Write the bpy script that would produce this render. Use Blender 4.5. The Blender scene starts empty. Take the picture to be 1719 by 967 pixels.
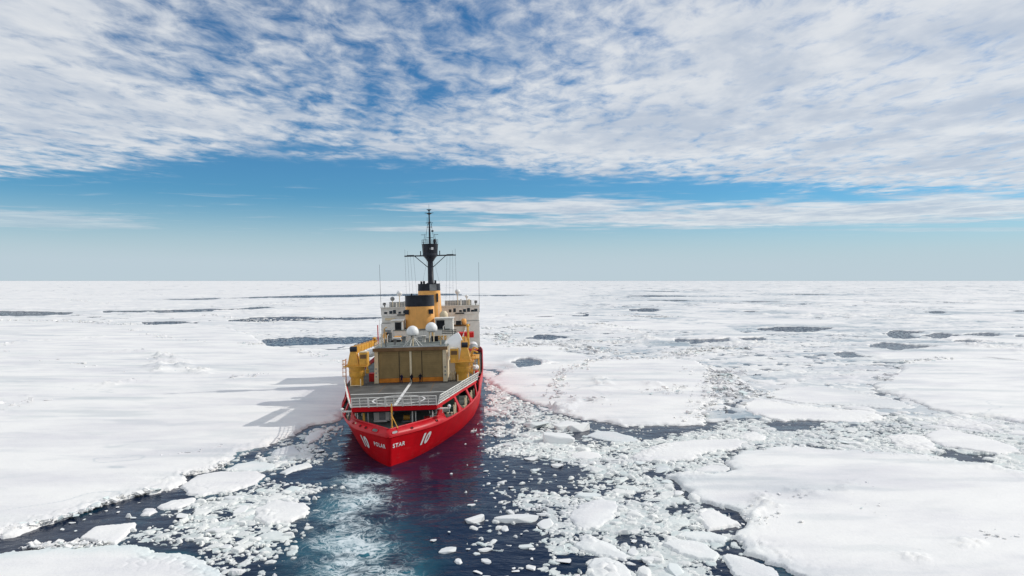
import bpy, bmesh, math, random
import numpy as np
from mathutils import Vector, Matrix

random.seed(7)
RNG = np.random.default_rng(11)
R = math.radians
scene = bpy.context.scene
COL = scene.collection

# ------------------------------------------------------------------ camera
CAM_H, FPX, CXP, CYP = 27.5, 1146.0, 859.5, 483.5
PITCH = R(0.625)
cam_d = bpy.data.cameras.new('camera')
cam_d.sensor_width = 36.0
cam_d.lens = 36.0 * FPX / 1719.0
cam_d.clip_start = 0.5
cam_d.clip_end = 200000.0
cam = bpy.data.objects.new('camera', cam_d)
cam.location = (0, 0, CAM_H)
cam.rotation_euler = (R(90) - PITCH, 0, 0)
COL.objects.link(cam)
scene.camera = cam

# ------------------------------------------------------------------ light
SUN_EL = R(36.0)
SUN_AZ = R(17.0)          # degrees ahead of straight right (+X)
sun_dir = Vector((math.cos(SUN_EL) * math.cos(SUN_AZ), math.cos(SUN_EL) * math.sin(SUN_AZ), math.sin(SUN_EL)))
sd = bpy.data.lights.new('sun', 'SUN')
sd.energy = 2.15
sd.angle = R(0.6)
sd.color = (1.0, 0.955, 0.89)
sun = bpy.data.objects.new('sun', sd)
sun.rotation_euler = sun_dir.to_track_quat('Z', 'Y').to_euler()
COL.objects.link(sun)

scene.view_settings.view_transform = 'Standard'
scene.view_settings.look = 'None'
scene.view_settings.exposure = 0.25
scene.view_settings.gamma = 1.0
scene.view_settings.use_curve_mapping = False
scene.cycles.max_bounces = 6
scene.cycles.diffuse_bounces = 3
scene.cycles.glossy_bounces = 3
scene.cycles.transmission_bounces = 3

# ------------------------------------------------------------------ world: sky with a broken cloud layer
class NT:
    """tiny helper round a node tree"""
    def __init__(s, nt):
        s.nt = nt; s.n = nt.nodes; s.l = nt.links
    def node(s, t, **kw):
        n = s.n.new(t)
        for k, v in kw.items():
            setattr(n, k, v)
        return n
    def put(s, sock, v):
        if v is None: return
        if isinstance(v, bpy.types.NodeSocket): s.l.new(v, sock)
        else: sock.default_value = v
    def math(s, op, a, b=None, c=None, clamp=False):
        n = s.node('ShaderNodeMath', operation=op, use_clamp=clamp)
        s.put(n.inputs[0], a); s.put(n.inputs[1], b)
        if c is not None: s.put(n.inputs[2], c)
        return n.outputs[0]
    def smooth(s, v, lo, hi, to0=0.0, to1=1.0):
        n = s.node('ShaderNodeMapRange', interpolation_type='SMOOTHSTEP')
        s.put(n.inputs['Value'], v); s.put(n.inputs['From Min'], lo); s.put(n.inputs['From Max'], hi)
        s.put(n.inputs['To Min'], to0); s.put(n.inputs['To Max'], to1)
        return n.outputs[0]
    def noise(s, vec, scale, detail=4.0, rough=0.55, dist=0.0, lac=2.0):
        n = s.node('ShaderNodeTexNoise')
        s.put(n.inputs['Vector'], vec); s.put(n.inputs['Scale'], scale); s.put(n.inputs['Detail'], detail)
        s.put(n.inputs['Roughness'], rough); s.put(n.inputs['Distortion'], dist); s.put(n.inputs['Lacunarity'], lac)
        return n.outputs[0]
    def mix(s, f, a, b):
        n = s.node('ShaderNodeMix', data_type='RGBA')
        s.put(n.inputs[0], f); s.put(n.inputs[6], a); s.put(n.inputs[7], b)
        return n.outputs[2]
    def comb(s, x, y, z=0.0):
        n = s.node('ShaderNodeCombineXYZ')
        s.put(n.inputs[0], x); s.put(n.inputs[1], y); s.put(n.inputs[2], z)
        return n.outputs[0]
    def mapping(s, vec, scale=(1, 1, 1), rot=(0, 0, 0), loc=(0, 0, 0)):
        n = s.node('ShaderNodeMapping')
        s.put(n.inputs['Vector'], vec); n.inputs['Scale'].default_value = scale
        n.inputs['Rotation'].default_value = rot; n.inputs['Location'].default_value = loc
        return n.outputs[0]

world = bpy.data.worlds.new('World')
scene.world = world
world.use_nodes = True
W = NT(world.node_tree)
W.n.clear()
sky = W.node('ShaderNodeTexSky', sky_type='NISHITA', sun_disc=False)
sky.sun_elevation = SUN_EL
sky.sun_rotation = R(90) - SUN_AZ
sky.altitude = 0.0
sky.air_density = 1.0
sky.dust_density = 0.05
sky.ozone_density = 3.5
bg_sky = W.node('ShaderNodeBackground')
hs = W.node('ShaderNodeHueSaturation')
hs.inputs['Saturation'].default_value = 1.08
W.l.new(sky.outputs[0], hs.inputs['Color'])
tint = W.node('ShaderNodeMix', data_type='RGBA', blend_type='MULTIPLY')
tint.inputs[0].default_value = 1.0
W.l.new(hs.outputs[0], tint.inputs[6]); tint.inputs[7].default_value = (0.46, 0.88, 1.08, 1)
W.l.new(tint.outputs[2], bg_sky.inputs['Color'])
bg_sky.inputs['Strength'].default_value = 0.072

tc = W.node('ShaderNodeTexCoord')
sep = W.node('ShaderNodeSeparateXYZ')
W.l.new(tc.outputs['Generated'], sep.inputs[0])
dx, dy, dz = sep.outputs
zc = W.math('MAXIMUM', dz, 0.012)
px_ = W.math('DIVIDE', dx, zc)       # position on a flat cloud layer one unit up
py_ = W.math('DIVIDE', dy, zc)
P = W.comb(px_, py_, 0.0)
# slow warp so that the layer's edges wander
wob = W.math('SUBTRACT', W.noise(P, 0.45, 2.0), 0.5)
wob2 = W.math('SUBTRACT', W.noise(P, 1.6, 3.0, 0.6), 0.5)

# edge of the main sheet runs across in front of the camera, farther to the right
edge_far = W.math('ADD', W.math('MULTIPLY', W.smooth(px_, -1.6, 1.2), 1.35), 5.25)
edge_far = W.math('ADD', edge_far, W.math('MULTIPLY', W.smooth(px_, 1.0, 6.0), 1.3))
edge_far = W.math('ADD', edge_far, W.math('MULTIPLY', W.smooth(px_, -2.2, -4.8), 1.2))
edge_far = W.math('ADD', edge_far, W.math('ADD', W.math('MULTIPLY', wob, 1.1), W.math('MULTIPLY', wob2, 2.6)))
sheet = W.smooth(W.math('SUBTRACT', edge_far, py_), -1.0, 1.5)
# thin, holed part of the sheet: an oval left of the middle
def oval(cx, cy, rx, ry, rot=0.0, soft=(1.35, 0.55), wa=0.5):
    a = W.math('SUBTRACT', px_, cx); b = W.math('SUBTRACT', py_, cy)
    c, s_ = math.cos(rot), math.sin(rot)
    u = W.math('ADD', W.math('MULTIPLY', a, c), W.math('MULTIPLY', b, s_))
    v = W.math('SUBTRACT', W.math('MULTIPLY', b, c), W.math('MULTIPLY', a, s_))
    u = W.math('DIVIDE', u, rx); v = W.math('DIVIDE', v, ry)
    d = W.math('SQRT', W.math('ADD', W.math('MULTIPLY', u, u), W.math('MULTIPLY', v, v)))
    d = W.math('ADD', d, W.math('MULTIPLY', wob2, wa))
    d = W.math('ADD', d, W.math('MULTIPLY', wob, wa * 0.8))
    return W.smooth(d, soft[0], soft[1])
thin = oval(-0.55, 3.1, 1.15, 1.45, 0.30)
thin2 = oval(0.1, 1.5, 1.3, 1.0, 0.0)
thin = W.math('MAXIMUM', thin, W.math('MULTIPLY', thin2, 0.95))
# puffs, stretched a little along the wind
puffv = W.mapping(P, scale=(1.0, 0.62, 1.0), rot=(0, 0, R(-24)))
puff = W.noise(puffv, 6.4, 7.0, 0.62, 0.3)
puff_b = W.noise(puffv, 1.7, 4.0, 0.55, 0.3)
pf = W.math('ADD', W.math('MULTIPLY', puff, 0.68), W.math('MULTIPLY', puff_b, 0.32))
thr = W.math('SUBTRACT', 0.565, W.math('MULTIPLY', sheet, 0.245))
thr = W.math('ADD', thr, W.math('MULTIPLY', W.math('MULTIPLY', thin, sheet), 0.172))
dens = W.smooth(W.math('SUBTRACT', pf, thr), -0.135, 0.20)
dens = W.math('MULTIPLY', dens, W.smooth(sheet, 0.02, 0.5))
# long streaks under the sheet
streak_n = W.noise(W.mapping(P, scale=(0.5, 0.9, 1), rot=(0, 0, R(10))), 1.9, 6.0, 0.62, 0.5)
def streak(*a, **k):
    m = oval(*a, soft=(1.3, 0.15), wa=0.75, **k)
    return W.smooth(W.math('ADD', m, W.math('MULTIPLY', W.math('SUBTRACT', streak_n, 0.5), 1.7)), 0.10, 0.85)
s1 = streak(0.35, 9.3, 2.2, 1.3, 0.05)
s2 = streak(4.9, 10.4, 6.4, 2.7, -0.27)
s3 = streak(-1.7, 13.3, 1.9, 0.9, 0.0)
s4 = streak(-8.2, 11.2, 2.4, 2.6, 0.0)
s5 = streak(7.2, 9.6, 2.6, 1.0, -0.2)
s6 = streak(9.5, 13.4, 4.0, 0.7, -0.05)
stk = W.math('MAXIMUM', s1, s2)
stk = W.math('MAXIMUM', stk, W.math('MULTIPLY', s3, 0.7))
stk = W.math('MAXIMUM', stk, W.math('MULTIPLY', s4, 0.55))
stk = W.math('MAXIMUM', stk, W.math('MULTIPLY', s5, 0.8))
stk = W.math('MAXIMUM', stk, W.math('MULTIPLY', s6, 0.6))
# thin veil low over the horizon
veil = W.math('MULTIPLY', W.smooth(dz, 0.125, 0.012), W.math('ADD', 0.88, W.math('MULTIPLY', W.noise(W.comb(W.math('MULTIPLY', dx, 1.2), W.math('MULTIPLY', dz, 14.0), 0), 1.3, 2.0), 0.2)))
cov = W.math('MAXIMUM', W.math('MULTIPLY', dens, 0.92), W.math('MULTIPLY', stk, 0.85))
cov = W.math('MULTIPLY', cov, W.smooth(dz, 0.035, 0.085))
# brighter and greyer billows within the sheet
lum = W.noise(W.mapping(P, scale=(0.8, 0.7, 1), rot=(0, 0, R(-20))), 1.35, 5.0, 0.6, 0.4)
lum2 = W.noise(puffv, 5.5, 4.0, 0.6)
lm = W.math('ADD', W.math('MULTIPLY', lum, 0.7), W.math('MULTIPLY', lum2, 0.3))
ccol = W.mix(W.smooth(lm, 0.36, 0.64), (0.45, 0.50, 0.575, 1), (0.67, 0.685, 0.70, 1))
bg_cl = W.node('ShaderNodeBackground')
W.put(bg_cl.inputs['Color'], ccol)
bg_cl.inputs['Strength'].default_value = 1.0
mixs = W.node('ShaderNodeMixShader')
W.put(mixs.inputs[0], cov)
bg_veil = W.node('ShaderNodeBackground'); bg_veil.inputs['Color'].default_value = (0.43, 0.52, 0.58, 1)
mixv = W.node('ShaderNodeMixShader')
W.put(mixv.inputs[0], W.math('MINIMUM', veil, 0.97))
W.l.new(bg_sky.outputs[0], mixv.inputs[1]); W.l.new(bg_veil.outputs[0], mixv.inputs[2])
W.l.new(mixv.outputs[0], mixs.inputs[1]); W.l.new(bg_cl.outputs[0], mixs.inputs[2])
wo = W.node('ShaderNodeOutputWorld')
W.l.new(mixs.outputs[0], wo.inputs[0])
world.cycles.sampling_method = 'MANUAL'
world.cycles.sample_map_resolution = 512

# ------------------------------------------------------------------ helpers
def link(o, parent=None):
    COL.objects.link(o)
    if parent is not None: o.parent = parent
    return o
def tag(o, label=None, cat=None, group=None, kind=None):
    if label: o['label'] = label
    if cat: o['category'] = cat
    if group: o['group'] = group
    if kind: o['kind'] = kind
    return o
def empty(name, loc=(0, 0, 0), rot=(0, 0, 0), parent=None):
    o = bpy.data.objects.new(name, None)
    o.location = loc; o.rotation_euler = rot
    o.empty_display_size = 1.0
    return link(o, parent)

def new_mat(name):
    m = bpy.data.materials.new(name); m.use_nodes = True
    t = NT(m.node_tree)
    return m, t, t.n['Principled BSDF']
def paint(name, col, rough=0.45, var=0.12, spec=0.4, metal=0.0, scale=0.8, streaks=0.0, streak_col=None, bump=0.0):
    """painted steel with slight uneven fading, dirt and run-down streaks"""
    m, t, b = new_mat(name)
    tcn = t.node('ShaderNodeTexCoord').outputs['Object']
    n = t.noise(tcn, scale, 6.0, 0.6)
    c0 = tuple(max(0, c * (1 - var * 1.6)) for c in col) + (1,)
    c1 = tuple(min(1, c * (1 + var)) for c in col) + (1,)
    c = t.mix(t.smooth(n, 0.3, 0.7), c0, c1)
    if streaks > 0:
        sn = t.noise(t.mapping(tcn, scale=(2.2, 2.2, 0.12)), 1.7, 5.0, 0.62)
        c = t.mix(t.math('MULTIPLY', t.smooth(sn, 0.54, 0.74), streaks), c, (*(streak_col or (0.12, 0.07, 0.04)), 1))
    t.put(b.inputs['Base Color'], c)
    t.put(b.inputs['Roughness'], t.math('ADD', rough - 0.08, t.math('MULTIPLY', n, 0.16)))
    b.inputs['Metallic'].default_value = metal
    b.inputs['Specular IOR Level'].default_value = spec
    if bump > 0:
        bp = t.node('ShaderNodeBump'); bp.inputs['Strength'].default_value = bump; bp.inputs['Distance'].default_value = 0.05
        t.put(bp.inputs['Height'], t.noise(tcn, 0.45, 3.0)); t.l.new(bp.outputs[0], b.inputs['Normal'])
    return m

def mesh_np(name, verts, faces, mats=(), smooth=False, attrs=None, parent=None, mat_idx=None):
    """verts (n,3), faces (m,3) or (m,4) arrays -> object"""
    me = bpy.data.meshes.new(name)
    nv, nf = len(verts), len(faces)
    k = faces.shape[1]
    me.vertices.add(nv); me.loops.add(nf * k); me.polygons.add(nf)
    me.vertices.foreach_set('co', np.ascontiguousarray(verts, dtype=np.float32).ravel())
    me.loops.foreach_set('vertex_index', np.ascontiguousarray(faces, dtype=np.int32).ravel())
    me.polygons.foreach_set('loop_start', np.arange(0, nf * k, k, dtype=np.int32))
    if mat_idx is not None: me.polygons.foreach_set('material_index', mat_idx.astype(np.int32))
    me.update(calc_edges=True)
    me.polygons.foreach_set('use_smooth', np.full(nf, smooth, dtype=bool))
    for an, av in (attrs or {}).items():
        a = me.attributes.new(an, 'FLOAT', 'POINT')
        a.data.foreach_set('value', np.ascontiguousarray(av, dtype=np.float32))
    for m in mats: me.materials.append(m)
    o = bpy.data.objects.new(name, me)
    return link(o, parent)

# pixel of the 1719 x 967 photograph -> point on the sea's surface
def ground(px, py):
    cx = (px - CXP) / FPX; cy = (CYP - py) / FPX
    d = (cx, math.cos(PITCH) + cy * math.sin(PITCH), -math.sin(PITCH) + cy * math.cos(PITCH))
    t = CAM_H / max(-d[2], 1e-4)
    return (d[0] * t, d[1] * t)
def gpoly(pts, ox=0.0, oy=0.0, k=1.0):
    return np.array([ground(ox + x / k, oy + y / k) for x, y in pts])

# ---- noise in numpy
def h2(ix, iy, seed):
    a = (ix.astype(np.int64) * 374761393 + iy.astype(np.int64) * 668265263 + seed * 1442695041) & 0xFFFFFFFF
    a = ((a ^ (a >> 13)) * 1274126177) & 0xFFFFFFFF
    a = ((a ^ (a >> 16)) * 2246822519) & 0xFFFFFFFF
    a = a ^ (a >> 15)
    return (a & 0xFFFFFF) / float(0x1000000)
def vnoise(x, y, seed=0):
    ix = np.floor(x); iy = np.floor(y); fx = x - ix; fy = y - iy
    u = fx * fx * fx * (fx * (fx * 6 - 15) + 10); v = fy * fy * fy * (fy * (fy * 6 - 15) + 10)
    a = h2(ix, iy, seed); b = h2(ix + 1, iy, seed); c = h2(ix, iy + 1, seed); d = h2(ix + 1, iy + 1, seed)
    return (a + (b - a) * u) * (1 - v) + (c + (d - c) * u) * v
def fbm(x, y, oct=4, seed=0, gain=0.5):
    s = 0.0; a = 1.0; tot = 0.0
    ca, sa = math.cos(0.6), math.sin(0.6)
    for i in range(oct):
        s = s + a * vnoise(x, y, seed + i * 17); tot += a; a *= gain
        x, y = (x * ca - y * sa) * 2.03 + 11.3, (x * sa + y * ca) * 2.03 - 7.1
    return s / tot
def worley(x, y, seed=0, jit=0.9):
    ix = np.floor(x); iy = np.floor(y)
    f1 = np.full(x.shape, 9.0); f2 = np.full(x.shape, 9.0)
    r = np.zeros(x.shape); r2 = np.zeros(x.shape); qx = np.zeros(x.shape); qy = np.zeros(x.shape)
    for ox in (-1, 0, 1):
        for oy in (-1, 0, 1):
            cx, cy = ix + ox, iy + oy
            sx = cx + 0.5 + jit * (h2(cx, cy, seed) - 0.5); sy = cy + 0.5 + jit * (h2(cx, cy, seed + 5) - 0.5)
            d = np.hypot(x - sx, y - sy)
            near = d < f1
            f2 = np.where(near, f1, np.minimum(f2, d))
            r = np.where(near, h2(cx, cy, seed + 9), r); r2 = np.where(near, h2(cx, cy, seed + 13), r2)
            qx = np.where(near, x - sx, qx); qy = np.where(near, y - sy, qy)
            f1 = np.where(near, d, f1)
    return f1, f2, r, r2, qx, qy
def sst(x, a, b):
    t = np.clip((x - a) / (b - a), 0, 1)
    return t * t * (3 - 2 * t)
def sdf(x, y, poly):
    """signed distance, positive inside"""
    d = np.full(x.shape, 1e9); ins = np.zeros(x.shape, dtype=bool)
    n = len(poly)
    for i in range(n):
        ax, ay = poly[i]; bx, by = poly[(i + 1) % n]
        ex, ey = bx - ax, by - ay
        L = ex * ex + ey * ey + 1e-12
        t = np.clip(((x - ax) * ex + (y - ay) * ey) / L, 0, 1)
        d = np.minimum(d, (x - ax - t * ex) ** 2 + (y - ay - t * ey) ** 2)
        c = ((ay > y) != (by > y)) & (x < ex * (y - ay) / (ey if abs(ey) > 1e-9 else 1e-9) + ax)
        ins ^= c
    d = np.sqrt(d)
    return np.where(ins, d, -d)

# fan-shaped terrain grid: cells grow with distance
def fan(u0, u1, y0, y1, nu, ny):
    """nu, ny: cells per unit of X/Y and per unit of ln(Y)"""
    cu = max(2, int(math.ceil((u1 - u0) * nu)) + 1); cy = max(2, int(math.ceil(math.log(y1 / y0) * ny)) + 1)
    U, V = np.meshgrid(np.linspace(u0, u1, cu), np.exp(np.linspace(math.log(y0), math.log(y1), cy)))
    return U * V, V
def grid_obj(name, X, Y, Z, keep, mats, smooth=True, attrs=None, parent=None):
    ny, nx = X.shape
    idx = np.arange(ny * nx).reshape(ny, nx)
    q = np.stack([idx[:-1, :-1], idx[:-1, 1:], idx[1:, 1:], idx[1:, :-1]], -1).reshape(-1, 4)
    k = keep.ravel()
    q = q[k[q].any(1)]
    if len(q) == 0: return None
    used = np.unique(q)
    re = np.full(ny * nx, -1, dtype=np.int64); re[used] = np.arange(len(used))
    v = np.stack([X.ravel()[used], Y.ravel()[used], Z.ravel()[used]], -1)
    at = {a: b.ravel()[used] for a, b in (attrs or {}).items()}
    return mesh_np(name, v, re[q], mats, smooth, at, parent)
# ------------------------------------------------------------------ materials of sea and ice
def snow_material(name, wet_col=(0.40, 0.47, 0.50), base=(0.885, 0.872, 0.842), grain=0.6, dist=0.2):
    m, t, b = new_mat(name)
    pos = t.node('ShaderNodeTexCoord').outputs['Object']
    wet = t.node('ShaderNodeAttribute', attribute_name='wet').outputs['Fac']
    aq = t.node('ShaderNodeAttribute', attribute_name='aqua').outputs['Fac']
    big = t.noise(t.mapping(pos, scale=(0.35, 1.0, 1.0), rot=(0, 0, R(12))), 0.09, 6.0, 0.62)
    fine = t.noise(pos, 1.6, 5.0, 0.65)
    c = t.mix(t.smooth(big, 0.30, 0.62), tuple(k * 0.84 for k in base[:2]) + (base[2] * 0.88, 1), (*base, 1))
    c = t.mix(t.math('MULTIPLY', t.smooth(fine, 0.5, 0.8), 0.10), c, (0.58, 0.62, 0.64, 1))
    c = t.mix(wet, c, (*wet_col, 1))
    c = t.mix(aq, c, (0.36, 0.62, 0.62, 1))
    t.put(b.inputs['Base Color'], c)
    t.put(b.inputs['Roughness'], t.math('SUBTRACT', 0.72, t.math('MULTIPLY', wet, 0.35)))
    b.inputs['Specular IOR Level'].default_value = 0.25
    bp = t.node('ShaderNodeBump'); bp.inputs['Strength'].default_value = grain; bp.inputs['Distance'].default_value = dist
    hgt = t.math('ADD', t.noise(t.mapping(pos, scale=(0.45, 1.3, 1.0), rot=(0, 0, R(12))), 0.55, 6.0, 0.62), t.math('MULTIPLY', t.noise(pos, 3.0, 4.0, 0.6), 0.35))
    t.put(bp.inputs['Height'], hgt); t.l.new(bp.outputs[0], b.inputs['Normal'])
    return m
M_SNOW = snow_material('floe_snow')
M_BRASH = snow_material('brash_ice', wet_col=(0.34, 0.40, 0.40), base=(0.87, 0.87, 0.83), grain=0.9, dist=0.12)
M_PACK = snow_material('pack_snow', wet_col=(0.36, 0.43, 0.47), grain=0.5, dist=0.35)

def sea_material():
    m, t, b = new_mat('sea_water')
    pos = t.node('ShaderNodeTexCoord').outputs['Object']
    wake = t.node('ShaderNodeAttribute', attribute_name='wake').outputs['Fac']
    aq = t.node('ShaderNodeAttribute', attribute_name='aqua').outputs['Fac']
    far = t.node('ShaderNodeAttribute', attribute_name='far').outputs['Fac']
    wv = t.node('ShaderNodeTexNoise'); wv.noise_dimensions = '3D'
    t.put(wv.inputs['Vector'], pos); wv.inputs['Scale'].default_value = 0.22; wv.inputs['Detail'].default_value = 3.0
    warp = t.node('ShaderNodeVectorMath', operation='MULTIPLY_ADD')
    t.l.new(wv.outputs['Color'], warp.inputs[0]); warp.inputs[1].default_value = (5.0, 5.0, 0.0); t.l.new(pos, warp.inputs[2])
    wp = warp.outputs[0]
    n1 = t.noise(wp, 0.42, 6.0, 0.62, 1.2)
    n2 = t.noise(wp, 1.15, 5.0, 0.6, 1.6)
    rid = t.math('SUBTRACT', 1.0, t.math('ABSOLUTE', t.math('MULTIPLY', t.math('SUBTRACT', n1, 0.5), 7.5)))
    rid2 = t.math('SUBTRACT', 1.0, t.math('ABSOLUTE', t.math('MULTIPLY', t.math('SUBTRACT', n2, 0.5), 6.0)))
    fil = t.math('MAXIMUM', rid, t.math('MULTIPLY', rid2, 0.85))
    patch = t.noise(pos, 0.16, 4.0, 0.6)
    wk = t.math('MULTIPLY', wake, t.smooth(patch, 0.22, 0.60))
    foam = t.math('MULTIPLY', t.smooth(t.math('ADD', fil, t.math('MULTIPLY', wk, 0.72)), 0.95, 1.70), 0.92)
    foam = t.math('MULTIPLY', foam, t.smooth(wake, 0.02, 0.35))
    milk = t.math('MULTIPLY', t.math('MAXIMUM', aq, t.math('MULTIPLY', wk, 0.9)), t.smooth(patch, 0.15, 0.75))
    c = t.mix(t.smooth(milk, 0.0, 1.0), (0.003, 0.012, 0.036, 1), (0.020, 0.180, 0.235, 1))
    c = t.mix(foam, c, (0.80, 0.86, 0.87, 1))
    t.put(b.inputs['Base Color'], c)
    t.put(b.inputs['Roughness'], t.math('ADD', 0.05, t.math('MULTIPLY', foam, 0.6)))
    b.inputs['IOR'].default_value = 1.33
    t.put(b.inputs['Specular IOR Level'], t.math('SUBTRACT', 0.31, t.math('MULTIPLY', far, 0.11)))
    h = t.math('ADD', t.noise(t.mapping(pos, scale=(0.6, 1.0, 1), rot=(0, 0, R(-15))), 0.34, 3.0, 0.55), t.math('MULTIPLY', t.noise(t.mapping(pos, scale=(0.6, 1.0, 1), rot=(0, 0, R(20))), 1.3, 4.0, 0.6), 0.28))
    h = t.math('ADD', h, t.math('MULTIPLY', t.math('MULTIPLY', wake, fil), 0.35))
    bp = t.node('ShaderNodeBump'); bp.inputs['Distance'].default_value = 0.5
    t.put(bp.inputs['Strength'], t.math('ADD', 0.42, t.math('MULTIPLY', far, 0.5)))
    t.put(bp.inputs['Height'], h)
    # short waves tilt the surface: reflections come from higher, darker sky
    wn = t.node('ShaderNodeTexNoise'); t.put(wn.inputs['Vector'], pos); wn.inputs['Scale'].default_value = 0.9; wn.inputs['Detail'].default_value = 3.0
    off = t.node('ShaderNodeVectorMath', operation='SUBTRACT'); t.l.new(wn.outputs['Color'], off.inputs[0]); off.inputs[1].default_value = (0.5, 0.5, 0.5)
    sc_ = t.node('ShaderNodeVectorMath', operation='SCALE'); t.l.new(off.outputs[0], sc_.inputs[0]); t.put(sc_.inputs['Scale'], t.math('ADD', 0.12, t.math('MULTIPLY', far, 1.5)))
    ad = t.node('ShaderNodeVectorMath', operation='ADD'); t.l.new(sc_.outputs[0], ad.inputs[0]); t.l.new(bp.outputs[0], ad.inputs[1])
    lean = t.node('ShaderNodeVectorMath', operation='ADD'); t.l.new(ad.outputs[0], lean.inputs[0]); t.put(lean.inputs[1], t.comb(0.0, t.math('MULTIPLY', far, -0.15), 0.0)); ad = lean
    no = t.node('ShaderNodeVectorMath', operation='NORMALIZE'); t.l.new(ad.outputs[0], no.inputs[0])
    t.l.new(no.outputs[0], b.inputs['Normal'])
    return m
M_SEA = sea_material()

# ------------------------------------------------------------------ plan of the ice, from the photograph
SHIP_P0 = (-18.1, 100.4)
YAW = R(2.47)
def ship_xy(t, s):
    return (SHIP_P0[0] + t * math.cos(YAW) - s * math.sin(YAW), SHIP_P0[1] + t * math.sin(YAW) + s * math.cos(YAW))
# outline of the ship's waterline (kept clear of ice)
SHIP_WL = np.array([ship_xy(t, s) for t, s in [(0, -1.5), (4.6, 5), (7.8, 12), (11.5, 24), (13.6, 37), (14.2, 60), (13.5, 92), (8, 110), (0, 122), (-8, 110), (-13.5, 92), (-14.2, 60), (-13.6, 37), (-11.5, 24), (-7.8, 12), (-4.6, 5)]])

Z2 = dict(ox=0, oy=680, k=2.865)     # origins and scales of the enlarged views the outlines were read from
Z4 = dict(ox=800, oy=680, k=3.37)
Z5 = dict(ox=1219, oy=680, k=3.37)
Z6 = dict(ox=800, oy=460, k=3.438)
Z7 = dict(ox=1219, oy=460, k=3.438)
PX = dict(ox=0, oy=0, k=1.0)

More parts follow.
